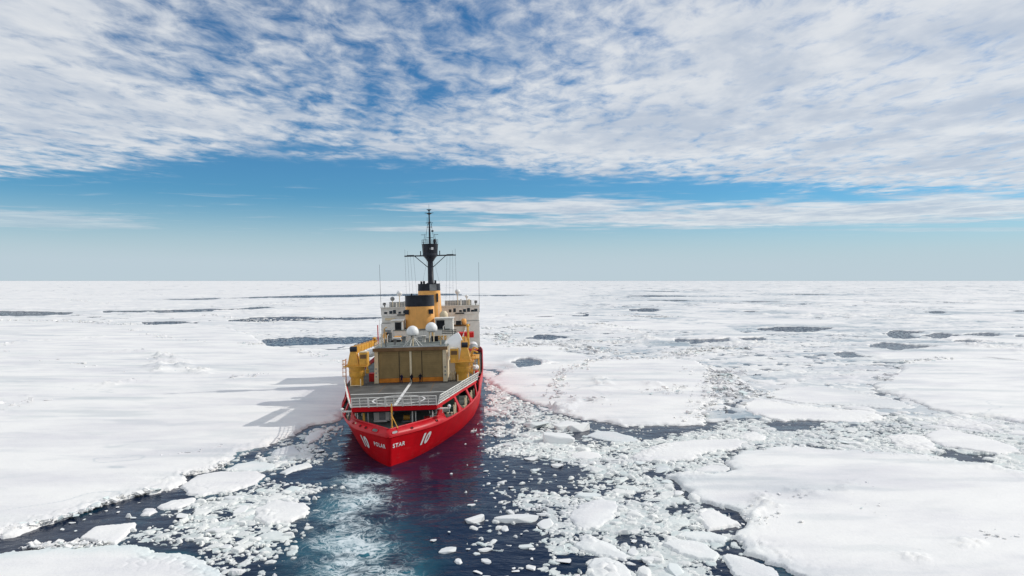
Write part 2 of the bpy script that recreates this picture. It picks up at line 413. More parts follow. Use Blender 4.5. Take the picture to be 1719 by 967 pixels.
# name, label, outline, view, freeboard, roughness of rim, wet share, edge jitter (m), aqua rim
FLOES = [
 ('ice_floe', 'vast smooth snow covered floe filling the left, shaded by the ship', [(-700, 1010), (-120, 935), (0, 903), (30, 897), (90, 880), (135, 865), (200, 842), (235, 832), (270, 828), (298, 822), (305, 810), (315, 800), (345, 794), (375, 784), (390, 772), (400, 760), (430, 754), (465, 743), (490, 729), (505, 721), (520, 716), (548, 711), (580, 704), (600, 690), (640, 650), (660, 600), (640, 583), (610, 586), (560, 589), (500, 586), (450, 582), (420, 562), (380, 550), (300, 548), (140, 545), (0, 545), (-300, 546), (-700, 560)], PX, 0.75, 0.35, 0.0, 0.9, 0.0),
 ('ice_floe', 'low snow floe cut off by the bottom left corner', [(-120, 948), (0, 931), (35, 926), (84, 921), (115, 917), (147, 921), (195, 917), (237, 921), (269, 930), (304, 930), (332, 938), (352, 952), (363, 967), (372, 1000), (300, 1060), (-120, 1060)], PX, 0.55, 0.25, 0.0, 0.5, 0.25),
 ('ice_floe', 'flat rhombus shaped floe alone in the dark lead at lower left', [(129, 907), (150, 891), (159, 886), (227, 880), (223, 889), (195, 914.5), (181, 914.5)], PX, 0.5, 0.1, 0.0, 0.2, 0.0),
 ('ice_floe', 'flat white slab wedged where the left lead pinches shut', [(304, 818), (332, 800), (370, 793), (433, 792), (447, 799), (433, 811), (387, 827), (332, 833.6), (314, 832)], PX, 0.5, 0.1, 0.0, 0.3, 0.0),
 ('ice_floe', 'long thin floe below the flat slab at the left brash edge', [(265, 851), (286, 842), (325, 837), (328, 844), (300, 854.5), (269, 856)], PX, 0.4, 0.2, 0.05, 0.3, 0.0),
 ('ice_floe', 'small rounded floe in the mouth of the left lead', [(236, 865), (244, 856), (262, 854), (263.5, 859), (251, 866)], PX, 0.45, 0.1, 0.0, 0.25, 0.0),
 ('ice_floe', 'humped floe in the blue water just off the left snow edge', [(452, 764), (461, 755), (485, 750), (503, 753), (510, 762), (489, 767), (464, 769)], PX, 0.5, 0.3, 0.0, 0.4, 0.1),
 ('ice_floe', 'narrow floe lying behind the flat slab on the left', [(384, 788), (398, 779), (433, 774), (464, 781), (461, 788), (440, 791), (394, 791)], PX, 0.4, 0.2, 0.05, 0.4, 0.2),
 ('ice_floe', 'slanting floe at the right tip of the left brash tongue', [(464, 795), (489, 785), (517, 778), (522, 783), (499, 790), (482, 797)], PX, 0.4, 0.2, 0.05, 0.35, 0.1),
 ('ice_floe', 'shaded floe closest to the port quarter of the red hull', [(508, 736), (520, 729), (545, 720), (548, 725), (534, 738), (517, 745)], PX, 0.45, 0.2, 0.0, 0.35, 0.0),
 ('ice_floe', 'lumpy white floe heaped with slush left of the wake', [(424, 872), (429, 854.5), (464, 842), (499, 846), (517, 854.5), (506, 868), (482, 879), (450, 882)], PX, 0.6, 0.6, 0.05, 0.6, 0.0),
 ('ice_floe', 'small pale green floe at the top of the left brash', [(475, 823), (489, 816), (510, 818), (506, 825), (485, 827)], PX, 0.3, 0.1, 0.05, 0.25, 0.35),
 ('ice_floe', 'rounded floe with a raised rim, whitest in the right brash', [(515, 640), (560, 580), (640, 545), (720, 540), (790, 555), (805, 600), (770, 650), (690, 700), (600, 715), (540, 680)], Z4, 0.55, 0.45, 0.0, 0.35, 0.05),
 ('ice_floe', 'pointed white slab beside the left tip of the great right floe', [(1255, 625), (1290, 600), (1350, 600), (1420, 640), (1490, 680), (1400, 700), (1310, 715), (1280, 680)], Z4, 0.6, 0.15, 0.0, 0.2, 0.0),
 ('ice_floe', 'spindle shaped floe just below the pointed slab', [(1130, 745), (1200, 720), (1330, 725), (1425, 755), (1400, 778), (1240, 775)], Z4, 0.5, 0.3, 0.0, 0.25, 0.2),
 ('ice_floe', 'long tapering floe under the spindle shaped one', [(1040, 790), (1100, 765), (1230, 775), (1330, 810), (1385, 850), (1350, 890), (1250, 880), (1140, 850)], Z4, 0.55, 0.25, 0.0, 0.3, 0.1),
 ('ice_floe', 'floe cut by the bottom edge beside the dark bottom right lead', [(1385, 860), (1430, 845), (1560, 890), (1685, 945), (1740, 1010), (1560, 1010), (1450, 970), (1395, 905)], Z4, 0.55, 0.2, 0.0, 0.3, 0.1),
 ('ice_floe', 'bright floe at the bottom edge between two dark pools', [(630, 920), (680, 880), (750, 875), (830, 910), (870, 960), (880, 1010), (700, 1020), (650, 960)], Z4, 0.5, 0.3, 0.0, 0.35, 0.1),
 ('ice_floe', 'rough slab of ice between the rimmed floe and the bottom pools', [(580, 800), (620, 740), (700, 770), (800, 800), (870, 860), (840, 890), (720, 860), (620, 830)], Z4, 0.5, 0.45, 0.05, 0.4, 0.1),
 ('ice_floe', 'long pale floe stretched below the dark lead right of the ship', [(880, 300), (930, 255), (1050, 225), (1250, 200), (1480, 195), (1530, 215), (1450, 250), (1300, 270), (1180, 310), (1050, 320), (930, 320)], Z4, 0.5, 0.3, 0.03, 0.6, 0.0),
 ('ice_floe', 'small flat floe in the brash right of the red reflection', [(530, 280), (600, 262), (700, 275), (720, 300), (620, 310), (550, 305)], Z4, 0.4, 0.2, 0.05, 0.35, 0.0),
 ('ice_floe', 'half sunk pale green floe in the dark lead right of the ship', [(620, 175), (680, 145), (780, 150), (880, 175), (920, 205), (830, 215), (720, 200)], Z4, 0.22, 0.1, 0.12, 0.4, 0.14),
 ('ice_floe', 'white floe closing the right end of the dark lead', [(1490, 170), (1560, 150), (1640, 180), (1640, 200), (1560, 205), (1480, 190)], Z4, 0.4, 0.2, 0.05, 0.5, 0.0),
 ('ice_floe', 'little grey floe left of the tip of the great right floe', [(1000, 350), (1090, 340), (1095, 375), (1010, 385)], Z4, 0.3, 0.2, 0.45, 0.4, 0.1),
 ('ice_floe', 'wet grey floe wedged above the great right floe', [(1240, 368), (1330, 340), (1440, 350), (1465, 368), (1360, 392), (1260, 388)], Z4, 0.3, 0.2, 0.55, 0.4, 0.0),
 ('ice_floe', 'great snow floe filling the lower right', [(1119, 799), (1155, 792), (1190, 798), (1236, 792), (1215, 778), (1245, 759), (1300, 752), (1332, 751), (1385, 756), (1445, 758), (1504, 762), (1572, 767), (1610, 776), (1664, 782), (1719, 796), (1900, 840), (2300, 1100), (1480, 1100), (1375, 990), (1346, 967), (1314, 953), (1287, 944), (1252, 932), (1246, 915), (1232, 905), (1236, 895), (1248, 884), (1240, 870), (1225, 855), (1185, 846), (1155, 829), (1137, 815)], PX, 0.7, 0.3, 0.0, 0.7, 0.08),
 ('ice_floe', 'broad rounded floe in the middle distance right of the ship', [(60, 620), (150, 560), (300, 535), (500, 510), (700, 494), (900, 492), (1140, 490), (1290, 508), (1370, 580), (1370, 640), (1380, 720), (1310, 790), (1300, 870), (1110, 872), (870, 880), (750, 855), (600, 835), (450, 790), (320, 755), (190, 700), (110, 650)], Z6, 0.45, 0.45, 0.0, 1.2, 0.0),
 ('ice_floe', 'smooth tongue shaped floe at the far right', [(830, 640), (900, 625), (1000, 560), (1040, 510), (1150, 505), (1300, 490), (1480, 485), (1719, 505), (2100, 520), (2100, 930), (1719, 870), (1560, 840), (1380, 820), (1200, 790), (1080, 740), (960, 700), (870, 680)], Z7, 0.7, 0.35, 0.0, 1.0, 0.0),
 ('ice_floe', 'flat floe above the square dark pool on the right', [(90, 745), (180, 722), (380, 757), (600, 777), (820, 792), (930, 830), (900, 850), (720, 862), (600, 856), (430, 846), (330, 850), (230, 838), (130, 800)], Z7, 0.5, 0.3, 0.0, 0.8, 0.0),
 ('ice_floe', 'grey streaked floe behind the flat one on the right', [(180, 705), (330, 655), (560, 650), (800, 690), (960, 720), (1100, 770), (960, 783), (700, 768), (400, 745)], Z7, 0.45, 0.3, 0.18, 0.9, 0.0),
 ('ice_floe', 'small square floe left of the right hand dark pool', [(905, 182), (1000, 167), (1110, 178), (1185, 232), (1195, 258), (1100, 263), (970, 240)], Z5, 0.45, 0.3, 0.0, 0.6, 0.0),
 ('ice_floe', 'slim floe running above the right hand dark pool', [(1125, 178), (1210, 143), (1330, 157), (1480, 192), (1640, 240), (1685, 272), (1540, 283), (1400, 263), (1220, 238)], Z5, 0.5, 0.3, 0.0, 0.6, 0.0),
 ('ice_floe', 'narrow floe between the slim floe and the far right tongue', [(1190, 88), (1300, 67), (1420, 100), (1560, 148), (1440, 150), (1300, 130), (1190, 118)], Z5, 0.45, 0.3, 0.05, 0.7, 0.0),
]
FLOE_POLYS = [gpoly(f[2], **f[3]) for f in FLOES]
BIG = {0, 25, 26, 27}

BZ = [gpoly([(700, 570), (950, 470), (1100, 440), (1250, 390), (1330, 370), (1500, 390), (1560, 410), (1530, 460), (1490, 560), (1420, 600), (1340, 680), (1300, 760), (1310, 880), (900, 880), (960, 740), (870, 715), (780, 715), (570, 676), (640, 610)], **Z2),
      gpoly([(1090, 320), (1140, 270), (1300, 200), (1480, 130), (1560, 105), (1650, 80), (1655, 120), (1570, 180), (1560, 260), (1480, 300), (1330, 340), (1240, 345)], **Z2),
      gpoly([(812, 640), (850, 652), (900, 688), (960, 706), (990, 716), (960, 732), (1000, 742), (1060, 738), (1150, 728), (1240, 712), (1300, 690), (1719, 700), (2000, 740), (2000, 850), (1719, 800), (1600, 774), (1330, 753), (1245, 761), (1215, 780), (1119, 801), (1140, 818), (1155, 832), (1225, 858), (1240, 886), (1225, 905), (1222, 925), (1205, 940), (1215, 955), (1270, 985), (1330, 1060), (915, 1060), (925, 975), (895, 955), (905, 915), (932, 885), (930, 868), (862, 858), (853, 842), (862, 828), (985, 824), (957, 812), (953, 803), (990, 792), (962, 782), (925, 775), (840, 765), (812, 757), (822, 742), (812, 735), (815, 690)], **PX)]
WATER = [gpoly([(220, 128), (250, 82), (350, 95), (430, 86), (490, 85), (590, 100), (540, 130), (390, 155), (290, 142)], **Z5),
         gpoly([(1195, 288), (1212, 243), (1350, 272), (1510, 284), (1550, 310), (1440, 333), (1330, 324), (1260, 306)], **Z5),
         gpoly([(600, 110), (760, 112), (850, 125), (1010, 112), (1290, 128), (1180, 155), (1060, 165), (1000, 190), (910, 195), (870, 160), (640, 140), (600, 175), (640, 225), (530, 215), (510, 185)], **Z4),
         gpoly([(0, 60), (120, 55), (170, 80), (60, 95), (200, 112), (195, 128), (0, 120), (0, 175), (190, 175), (200, 200), (60, 212), (-40, 215), (-40, 50)], **Z4),
         gpoly([(860, 880), (960, 890), (950, 990), (890, 990), (850, 930)], **Z4),
         gpoly([(470, 880), (560, 850), (690, 850), (640, 900), (620, 960), (470, 960)], **Z4),
         gpoly([(1310, 790), (1420, 755), (1480, 770), (1510, 830), (1440, 850), (1390, 845)], **Z4),
         gpoly([(1370, 895), (1400, 930), (1370, 960), (1340, 910)], **Z4),
         gpoly([(830, 752), (930, 745), (925, 790), (880, 800), (840, 785)], **Z4),
         gpoly([(1080, 590), (1170, 560), (1150, 600), (1100, 620)], **Z4),
         gpoly([(1040, 520), (1130, 510), (1110, 540), (1060, 560)], **Z2),
         gpoly([(940, 378), (1040, 385), (1140, 440), (1120, 455), (1040, 415)], **Z4),
         gpoly([(740, 690), (810, 680), (830, 712), (770, 712)], **Z2),
         ]
LEADS = [gpoly(p, **z) for p, z in [
 ([(-300, 519), (-50, 521), (100, 524), (138, 524), (115, 528), (60, 530.5), (-50, 532), (-300, 534)], PX),
 ([(286, 502.5), (330, 501.8), (540, 495.3), (660, 493.5), (760, 493), (760, 496), (640, 497.5), (545, 500), (450, 499.8), (380, 501.5), (325, 503.3)], PX),
 ([(188, 522.2), (280, 521.2), (390, 518), (440, 515.6), (458, 516.2), (400, 520.6), (350, 523.2), (300, 524.8), (190, 524.8)], PX),
 ([(370, 538), (430, 533.5), (480, 532), (525, 533), (600, 533), (700, 530), (700, 534), (600, 537), (520, 538.5), (430, 540.5), (372, 540)], PX),
 ([(443, 579), (455, 570), (500, 567), (600, 565.5), (680, 565), (680, 575), (600, 577), (545, 580.5), (500, 580), (460, 581)], PX),
 ([(250, 541), (300, 540.3), (312, 543), (255, 545.3)], PX),
 ([(340, 372), (390, 352), (450, 356), (515, 365), (430, 380)], Z6), ([(900, 206), (960, 200), (1035, 209), (950, 218)], Z6),
 ([(1190, 380), (1270, 377), (1440, 373), (1450, 392), (1330, 404), (1250, 407)], Z6), ([(1480, 370), (1640, 367), (1650, 380), (1560, 388)], Z6),
 ([(985, 101), (1080, 99.5), (1190, 102), (1080, 104.5)], Z6), ([(855, 127), (1000, 124), (1340, 129), (1000, 131)], Z6), ([(1040, 154), (1150, 151), (1255, 153), (1150, 157)], Z6),
 ([(235, 508), (290, 492), (355, 512), (345, 528), (280, 535)], Z6), ([(-60, 124), (120, 121), (310, 121), (120, 128)], Z6), ([(1535, 215), (1580, 213), (1630, 216), (1580, 221)], Z6),
 ([(185, 316), (330, 306), (600, 311), (470, 332), (350, 333), (200, 324)], Z7), ([(915, 347), (980, 327), (1115, 334), (1035, 347), (1085, 370), (1000, 375)], Z7),
 ([(1145, 360), (1230, 343), (1335, 354), (1230, 375)], Z7), ([(845, 416), (900, 396), (1060, 412), (1190, 420), (1060, 435), (960, 443), (870, 430)], Z7),
 ([(1295, 391), (1380, 382), (1440, 389), (1610, 404), (1440, 399)], Z7), ([(635, 458), (700, 453), (815, 480), (700, 482)], Z7), ([(1380, 352), (1490, 343), (1565, 355), (1490, 362)], Z7),
 ([(1700, 355), (1900, 350), (1900, 375), (1700, 368)], Z7), ([(350, 117), (450, 115), (575, 118), (450, 121)], Z7), ([(1180, 220), (1215, 215), (1250, 222), (1210, 227)], Z7),
 ([(1620, 214), (1700, 211), (1900, 216), (1700, 221)], Z7), ([(170, 557), (230, 551), (270, 558), (220, 563)], Z7), ([(55, 160), (160, 157), (300, 161), (160, 165)], Z7),
 ([(360, 324), (430, 318), (520, 322), (430, 331)], dict(ox=0, oy=460, k=2.865)), ([(990, 398), (1040, 393), (1085, 397), (1040, 402)], dict(ox=0, oy=460, k=2.865)),
]]

def nearest_sdf(x, y, polys, skip=()):
    d = np.full(x.shape, -1e9)
    for i, p in enumerate(polys):
        if i in skip: continue
        b0 = p.min(0) - 40; b1 = p.max(0) + 40
        m = (x > b0[0]) & (x < b1[0]) & (y > b0[1]) & (y < b1[1])
        if m.any():
            d[m] = np.maximum(d[m], sdf(x[m], y[m], p))
    return d

# ------------------------------------------------------------------ floes
def relief(x, y, seed=0):
    """wind-packed snow: long low drifts with finer ripples"""
    a = R(12); c, s = math.cos(a), math.sin(a)
    u, v = x * c + y * s, -x * s + y * c
    return (fbm(u / 26, v / 9, 4, 40 + seed) - 0.5) * 0.62 + (fbm(u / 5, v / 2.0, 3, 60 + seed) - 0.5) * 0.16

K1 = lambda pts: [(x / 2.865, 460 + y / 2.865) for x, y in pts]
K6 = lambda pts: [(800 + x / 3.438, 460 + y / 3.438) for x, y in pts]
K7 = lambda pts: [(1219 + x / 3.438, 460 + y / 3.438) for x, y in pts]
# pressure ridges standing on the floes: line, height, half width
RIDGES = {0: [(K1([(-100, 690), (0, 655), (60, 640), (150, 600), (300, 570), (430, 550), (520, 540), (700, 520)]), 0.8, 2.2), (K1([(770, 480), (790, 400), (850, 440), (930, 470), (990, 490)]), 0.9, 3.0), (K1([(-50, 350), (150, 330), (300, 320), (500, 310)]), 0.8, 4.0), (K1([(560, 380), (700, 375), (800, 400)]), 0.5, 3.0), (K1([(1090, 515), (1250, 490)]), 0.5, 1.2)],
          25: [([(1265, 868), (1300, 845), (1360, 830), (1420, 822), (1450, 815)], 0.5, 1.5), ([(1440, 848), (1500, 868), (1540, 884)], 0.35, 0.8), ([(1560, 945), (1640, 915), (1719, 905)], 0.4, 1.6)],
          26: [(K6([(990, 630), (1080, 690), (1160, 660)]), 0.6, 1.8), (K6([(450, 790), (600, 730), (720, 745)]), 0.6, 1.8), (K6([(700, 600), (760, 690)]), 0.5, 1.4)]}
def build_floe(i):
    name, label, pts, z, thick, rim, wetness, jit, aqua = FLOES[i]
    p = FLOE_POLYS[i]
    pad = 2.0 + jit * 2
    ys = np.clip(p[:, 1], 30, None)
    y0, y1 = max(38.0, ys.min() - pad), ys.max() + pad
    u = p[:, 0] / ys
    u0, u1 = max(-1.15, u.min() - pad / y0), min(1.15, u.max() + pad / y0)
    nu = 300 if i in BIG else 560
    if y1 > 260: y1 = min(y1, 520)
    X, Y = fan(u0, u1, y0, y1, nu, nu * (0.85 if i in BIG else 1.0))
    sd = sdf(X, Y, p)
    ed = jit * ((fbm(X / 6.5, Y / 6.5, 3, 3 + i) - 0.5) * 2.6 + (fbm(X / 1.1, Y / 1.1, 4, 90 + i, 0.65) - 0.5) * 2.6)
    sd = sd + ed
    if i in (0, 26): sd = np.minimum(sd, -sdf(X, Y, SHIP_WL) - 0.3 - 0.8 * fbm(X / 2, Y / 2, 3, 5))
    w = np.clip(0.0028 * Y, 0.2, 1.2)
    thick = thick * 0.72
    Z = np.where(sd > 0, thick * (0.62 * sst(sd, 0, w) + 0.20 * sst(sd, 0.1, 1.2) + 0.18 * sst(sd, 0.8, 7.0)), -np.minimum(0.9, -sd * 1.8))
    ins = sst(sd, 0.2, 2.0)
    Z = Z + ins * relief(X, Y, i) * (1.0 if i in BIG else 0.6)
    # blocky raised rims where floes have ground together
    rw = fbm(X / 11, Y / 11, 3, 200 + i)
    band = np.exp(-np.abs(sd - 1.3) / (1.1 + 0.004 * Y)) * sst(rw, 0.42, 0.66)
    f1, f2, r, r2, qx, qy = worley(X / 1.25, Y / 1.25, 300 + i)
    blocks = sst(f2 - f1, 0.02, 0.3) * (0.3 + 0.9 * r)
    Z = Z + rim * band * blocks * ins * 1.1
    for ln, hh, ww in RIDGES.get(i, ()):
        g = np.array([ground(*q) for q in ln]); dd = np.full(X.shape, 1e9)
        for (ax, ay), (bx, by) in zip(g[:-1], g[1:]):
            L = (bx - ax) ** 2 + (by - ay) ** 2; tt = np.clip(((X - ax) * (bx - ax) + (Y - ay) * (by - ay)) / L, 0, 1)
            dd = np.minimum(dd, np.hypot(X - ax - tt * (bx - ax), Y - ay - tt * (by - ay)))
        dd = np.abs(dd + (fbm(X / 5, Y / 5, 3, 610) - 0.5) * 5.0)
        Z = Z + hh * np.exp(-(dd / ww) ** 2) * sst(fbm(X / 9, Y / 9, 3, 620), 0.36, 0.62) * (0.35 + 0.9 * blocks) * ins
    Z = np.where(sd > 0.05, np.maximum(Z, 0.07), Z)
    wet = wetness * sst(fbm(X / 14, Y / 5, 4, 500 + i), 0.34, 0.66) * 1.3 + np.zeros_like(X)
    if i in BIG:   # thin, wind-scoured grey patches
        wet = wet + 0.30 * sst(fbm(X / 34 + Y / 90, Y / 6.0, 5, 520 + i), 0.56, 0.76) + 0.16 * sst(fbm(X / 12, Y / 3.0, 4, 540 + i), 0.56, 0.75)
        wet = wet + 0.40 * np.exp(-(np.abs(fbm(X / 38, Y / 30, 4, 560 + i) - 0.5) / 0.0035) ** 2) * sst(fbm(X / 45, Y / 45, 2, 570 + i), 0.48, 0.62)
    aq = aqua * (1.0 if i == 21 else 1) * (sst(sd, 3.2, 0.2) if aqua < 0.3 else 1.0) * (0.45 + 0.8 * fbm(X / 3, Y / 3, 3, 700 + i))
    o = grid_obj(name, X, Y, Z, sd > -0.45, [M_SNOW], True, {'wet': np.clip(wet, 0, 1), 'aqua': np.clip(aq, 0, 1)})
    tag(o, label, 'ice floe', 'ice floes around the ship')
    return o
FLOE_OBJ = [build_floe(i) for i in range(len(FLOES))]

# ------------------------------------------------------------------ broken ice between the floes
def shards(X, Y, D, cell, seed, hmin, hmax):
    """plates of broken ice: Z above water (or negative), random tone per plate"""
    wx = X + cell * 0.35 * (fbm(X / cell, Y / cell, 2, seed + 70) - 0.5); wy = Y + cell * 0.35 * (fbm(X / cell, Y / cell, 2, seed + 71) - 0.5)
    f1, f2, r, r2, qx, qy = worley(wx / cell, wy / cell, seed, 0.95)
    e = f2 - f1
    gap = 0.05 + 0.24 * r2 * (1.2 - np.clip(D, 0, 1))
    there = r < D
    h = hmin + (hmax - hmin) * (r2 ** 2.2)
    tilt = (h2(np.floor(r * 9973), np.floor(r2 * 9973), seed + 3) - 0.5) * qx * 0.5 + (h2(np.floor(r2 * 9973), np.floor(r * 9973), seed + 4) - 0.5) * qy * 0.5
    Z = np.where(there, h * sst(e, gap, gap + 0.16) * (0.85 + 0.3 * sst(e, gap, gap + 0.5)) + tilt * h * 1.6 * sst(e, gap, gap + 0.2) - 0.25 * sst(e, gap, gap - 0.08), -0.3)
    return Z, np.where(there, r2, 0.0), there

def brash_near():
    X, Y = fan(-0.80, 1.02, 52, 205, 520, 560)
    dz = nearest_sdf(X, Y, BZ)
    wob = (fbm(X / 7, Y / 7, 4, 900) - 0.5) * 8.0
    D = sst(dz + wob, -2.2, 3.2)
    wat = nearest_sdf(X, Y, WATER)
    D = D * (1 - 0.97 * sst(wat + (fbm(X / 2.6, Y / 2.6, 3, 930) - 0.5) * 4.0, -0.6, 0.9))
    # loose pieces drifting off the edges into the open water
    loose = sst(dz, -26, -2) * 0.17 * sst(fbm(X / 9, Y / 9, 3, 940), 0.42, 0.7)
    wk = sdf(X, Y, gpoly([(560, 800), (700, 795), (690, 860), (740, 967), (800, 1060), (430, 1060), (455, 930), (520, 850)]))
    loose = loose * sst(wk, 3, -4)
    D = np.maximum(D, loose)
    D = D * (0.84 + 0.85 * (fbm(X / 10, Y / 10, 4, 960) - 0.42))
    hull = -sdf(X, Y, SHIP_WL) - 0.2
    fl = nearest_sdf(X, Y, FLOE_POLYS)
    D = np.where(hull < 0, 0, D)
    Z1, a1, t1 = shards(X, Y, D * 0.27, 2.7, 21, 0.12, 0.50)
    Z2_, a2, t2 = shards(X, Y, D * 0.60, 1.15, 22, 0.07, 0.36)
    Z3, a3, t3 = shards(X, Y, D * 0.78, 0.58, 23, 0.03, 0.20)
    mush = sst(D * 1.0 + (fbm(X / 1.5, Y / 1.5, 5, 970, 0.62) - 0.5) * 1.9 + (fbm(X / 7, Y / 7, 3, 975) - 0.5) * 1.1, 0.72, 1.04)
    Zm = -0.2 + mush * (0.22 + 0.05 * fbm(X / 0.6, Y / 0.6, 2, 980))
    Z = np.maximum(np.maximum(Z1, Z2_), np.maximum(Z3, Zm))
    Z = Z + np.where(Z > 0.03, (fbm(X / 0.9, Y / 0.9, 3, 985) - 0.5) * 0.12, 0)
    top = np.argmax(np.stack([Z1, Z2_, Z3, Zm]), 0)
    tone = np.choose(top, [a1, a2, a3, 0.5 * np.ones_like(a1)])
    wet = np.choose(top, [0.20 * (1 - tone), 0.34 * (1 - tone), 0.45 * (1 - tone) ** 1.0, 1.12 - 0.72 * mush - 0.5 * (fbm(X / 2.4, Y / 2.4, 4, 990) - 0.5)])
    aq = np.choose(top, [0.10 * (tone < 0.2), 0.16 * (tone < 0.25), 0.08 * (tone < 0.3), 0.05 + 0 * tone])
    Z = Z - 1.2 * sst(fl, 0.1, 1.2)
    keep = (Z > -0.04) & (fl < 1.6)
    return grid_obj('brash_ice', X, Y, Z, keep, [M_BRASH], False, {'wet': np.clip(wet, 0, 1), 'aqua': np.clip(aq, 0, 1)})
tag(brash_near(), 'broken brash ice drifting between the floes and along the channel', 'brash ice', kind='stuff')

# ------------------------------------------------------------------ the pack reaching to the horizon
PACK_LIM = gpoly([(-2500, 545), (-300, 546), (0, 545), (300, 548), (400, 560), (440, 583), (500, 588), (640, 584), (700, 640), (815, 640), (850, 650), (900, 688), (960, 704), (1010, 712), (1080, 712), (1200, 716), (1290, 706), (1360, 712), (1719, 740), (2300, 800), (4000, 800), (4000, 474), (-2500, 474)])
def pack_piece(name, u0, u1, y0, y1, nu, ny, cells, k=1.0):
    X, Y = fan(u0, u1, y0, y1, nu, ny)
    lim = sdf(X, Y, PACK_LIM) if y0 < 600 else np.full(X.shape, 50.0)
    fl = nearest_sdf(X, Y, FLOE_POLYS) if y0 < 560 else np.full(X.shape, -50.0)
    lim = lim + (fbm(X / 14, Y / 14, 3, 1100) - 0.5) * 10
    side = sst(X / Y, -0.02, 0.16)          # the right hand pack is looser than the left
    broken = sst(fbm(X / 150, Y / 150, 4, 1110) + 0.16 * side, 0.46, 0.70)
    D = 1.05 - (0.10 + 0.10 * side) * broken
    solid = sst(fbm(X / 85, Y / 85, 4, 1120), 0.56 + 0.02 * side, 0.60 + 0.02 * side)
    Zs = 0.42 + relief(X, Y, 77) * 0.9
    Zb = np.full(X.shape, -0.3); tn = np.zeros(X.shape)
    for j, (cell, pr) in enumerate(cells):
        z, a, th = shards(X, Y, D * pr, cell, 1130 + j, 0.08, 0.26 + 0.015 * cell)
        tn = np.where(z > Zb, a, tn); Zb = np.maximum(Zb, z)
    mush = sst(fbm(X / 6, Y / 6, 4, 1160) + 0.28 * (1 - broken), 0.36, 0.52)
    Zm = -0.25 + 0.33 * mush + 0.06 * (fbm(X / 3, Y / 3, 2, 1165) - 0.5)
    wet_m = (0.75 * sst(fbm(X / 22, Y / 9, 4, 1170), 0.40, 0.68) + 0.10) * (0.45 + 0.55 * side)
    wet = np.where(Zb > Zm, 0.55 * (1 - tn) ** 1.5 * (0.35 + 0.65 * side), wet_m)
    Zb = np.maximum(Zb, Zm)
    Z = Zs * solid + Zb * (1 - solid)
    wet = wet * (1 - solid) + solid * 0.22 * sst(fbm(X / 60, Y / 14, 4, 1175), 0.56, 0.74)
    # pressure ridges
    rg = np.abs(fbm(X / 120, Y / 120, 4, 1180) - 0.5)
    rid = np.exp(-(rg / 0.022) ** 2) * sst(fbm(X / 60, Y / 60, 3, 1185), 0.38, 0.62)
    f1, f2, r, r2, qx, qy = worley(X / (1.8 * k), Y / (1.8 * k), 1190)
    Z = Z + rid * (0.25 + 1.15 * k ** 0.3 * sst(f2 - f1, 0, 0.35) * r)
    wet = wet * (1 - 0.7 * rid)
    # leads
    sc = np.clip(Y / 350.0, 0.6, 4.0)
    ld = np.full(X.shape, -1e9)
    for p in LEADS:
        b0 = p.min(0) - 90; b1 = p.max(0) + 90
        m = (X > b0[0]) & (X < b1[0]) & (Y > b0[1]) & (Y < b1[1])
        if m.any(): ld[m] = np.maximum(ld[m], sdf(X[m], Y[m], p))
    for p in WATER[:3]:
        b0 = p.min(0) - 30; b1 = p.max(0) + 30
        m = (X > b0[0]) & (X < b1[0]) & (Y > b0[1]) & (Y < b1[1])
        if m.any(): ld[m] = np.maximum(ld[m], sdf(X[m], Y[m], p))
    ld = ld + (fbm(X / (16 * sc), Y / (16 * sc), 5, 1200, 0.68) - 0.5) * 20 * sc
    # a few unplanned cracks as well, mainly on the right and far out
    cr = np.abs(fbm((X * 0.8 + Y * 0.6) / 190 + 3.1, (Y * 0.8 - X * 0.6) / 260, 5, 1210) - 0.5)
    wid = (0.0025 + 0.006 * side) * sst(fbm((X * 0.7 - Y * 0.7) / 130, (Y * 0.7 + X * 0.7) / 130, 4, 1215), 0.50, 0.66)
    Z = np.where((cr < wid) & (Y > 180), np.minimum(Z, -0.3), Z)
    Z = np.where(ld > -1.5 * sc, Z - (0.6 + 0.8) * sst(ld, -1.5 * sc, 0.8 * sc), Z)
    thin = np.exp(-((ld + 9 * sc) / (11 * sc)) ** 2) * sst(fbm(X / 30, Y / 8, 4, 1225), 0.40, 0.62)
    wet = wet + (0.25 + 0.35 * side) * thin
    lip = np.exp(-((ld + 4 * sc) / (3 * sc)) ** 2) * (ld < -1.0)
    Z = Z + lip * 0.35 * fbm(X / 4, Y / 4, 3, 1220)
    hull = -sdf(X, Y, SHIP_WL) if y0 < 300 else np.full(X.shape, 50.0)
    Z = Z - 1.6 * sst(lim, 4.0, 0.0) - 1.6 * sst(fl, 0.2, 1.8) - 1.6 * sst(hull, 1.0, 0.0)
    if y0 > 200: Z[0:2] = -0.6
    keep = (Z > -0.06) & (lim > -0.5) & (fl < 2.5) & (hull > -0.5)
    return X, Y, Z, keep, np.clip(wet, 0, 1)
pk = []
for a in [('p', -1.0, 1.05, 112, 420, 420, 330, ((6.5, 0.55), (2.6, 0.8)), 1.0),
          ('p', -1.0, 1.05, 403, 1700, 300, 250, ((14, 0.60), (7, 0.75)), 2.0),
          ('p', -1.1, 1.1, 1640, 60000, 170, 75, ((60, 0.7), (30, 0.8)), 6.0)]:
    X, Y, Z, keep, wet = pack_piece(*a)
    far = a[3] > 1000
    o = grid_obj('pack_ice', X, Y, Z * (1.0 if not far else 1.0), keep, [M_PACK], True, {'wet': wet, 'aqua': wet * 0})
    tag(o, kind='structure')
    o['label'] = ['nearer snow covered pack ice cut by dark leads', 'middle distance pack ice cut by thin dark leads', 'pack ice running to the horizon'][len(pk)]
    pk.append(o)

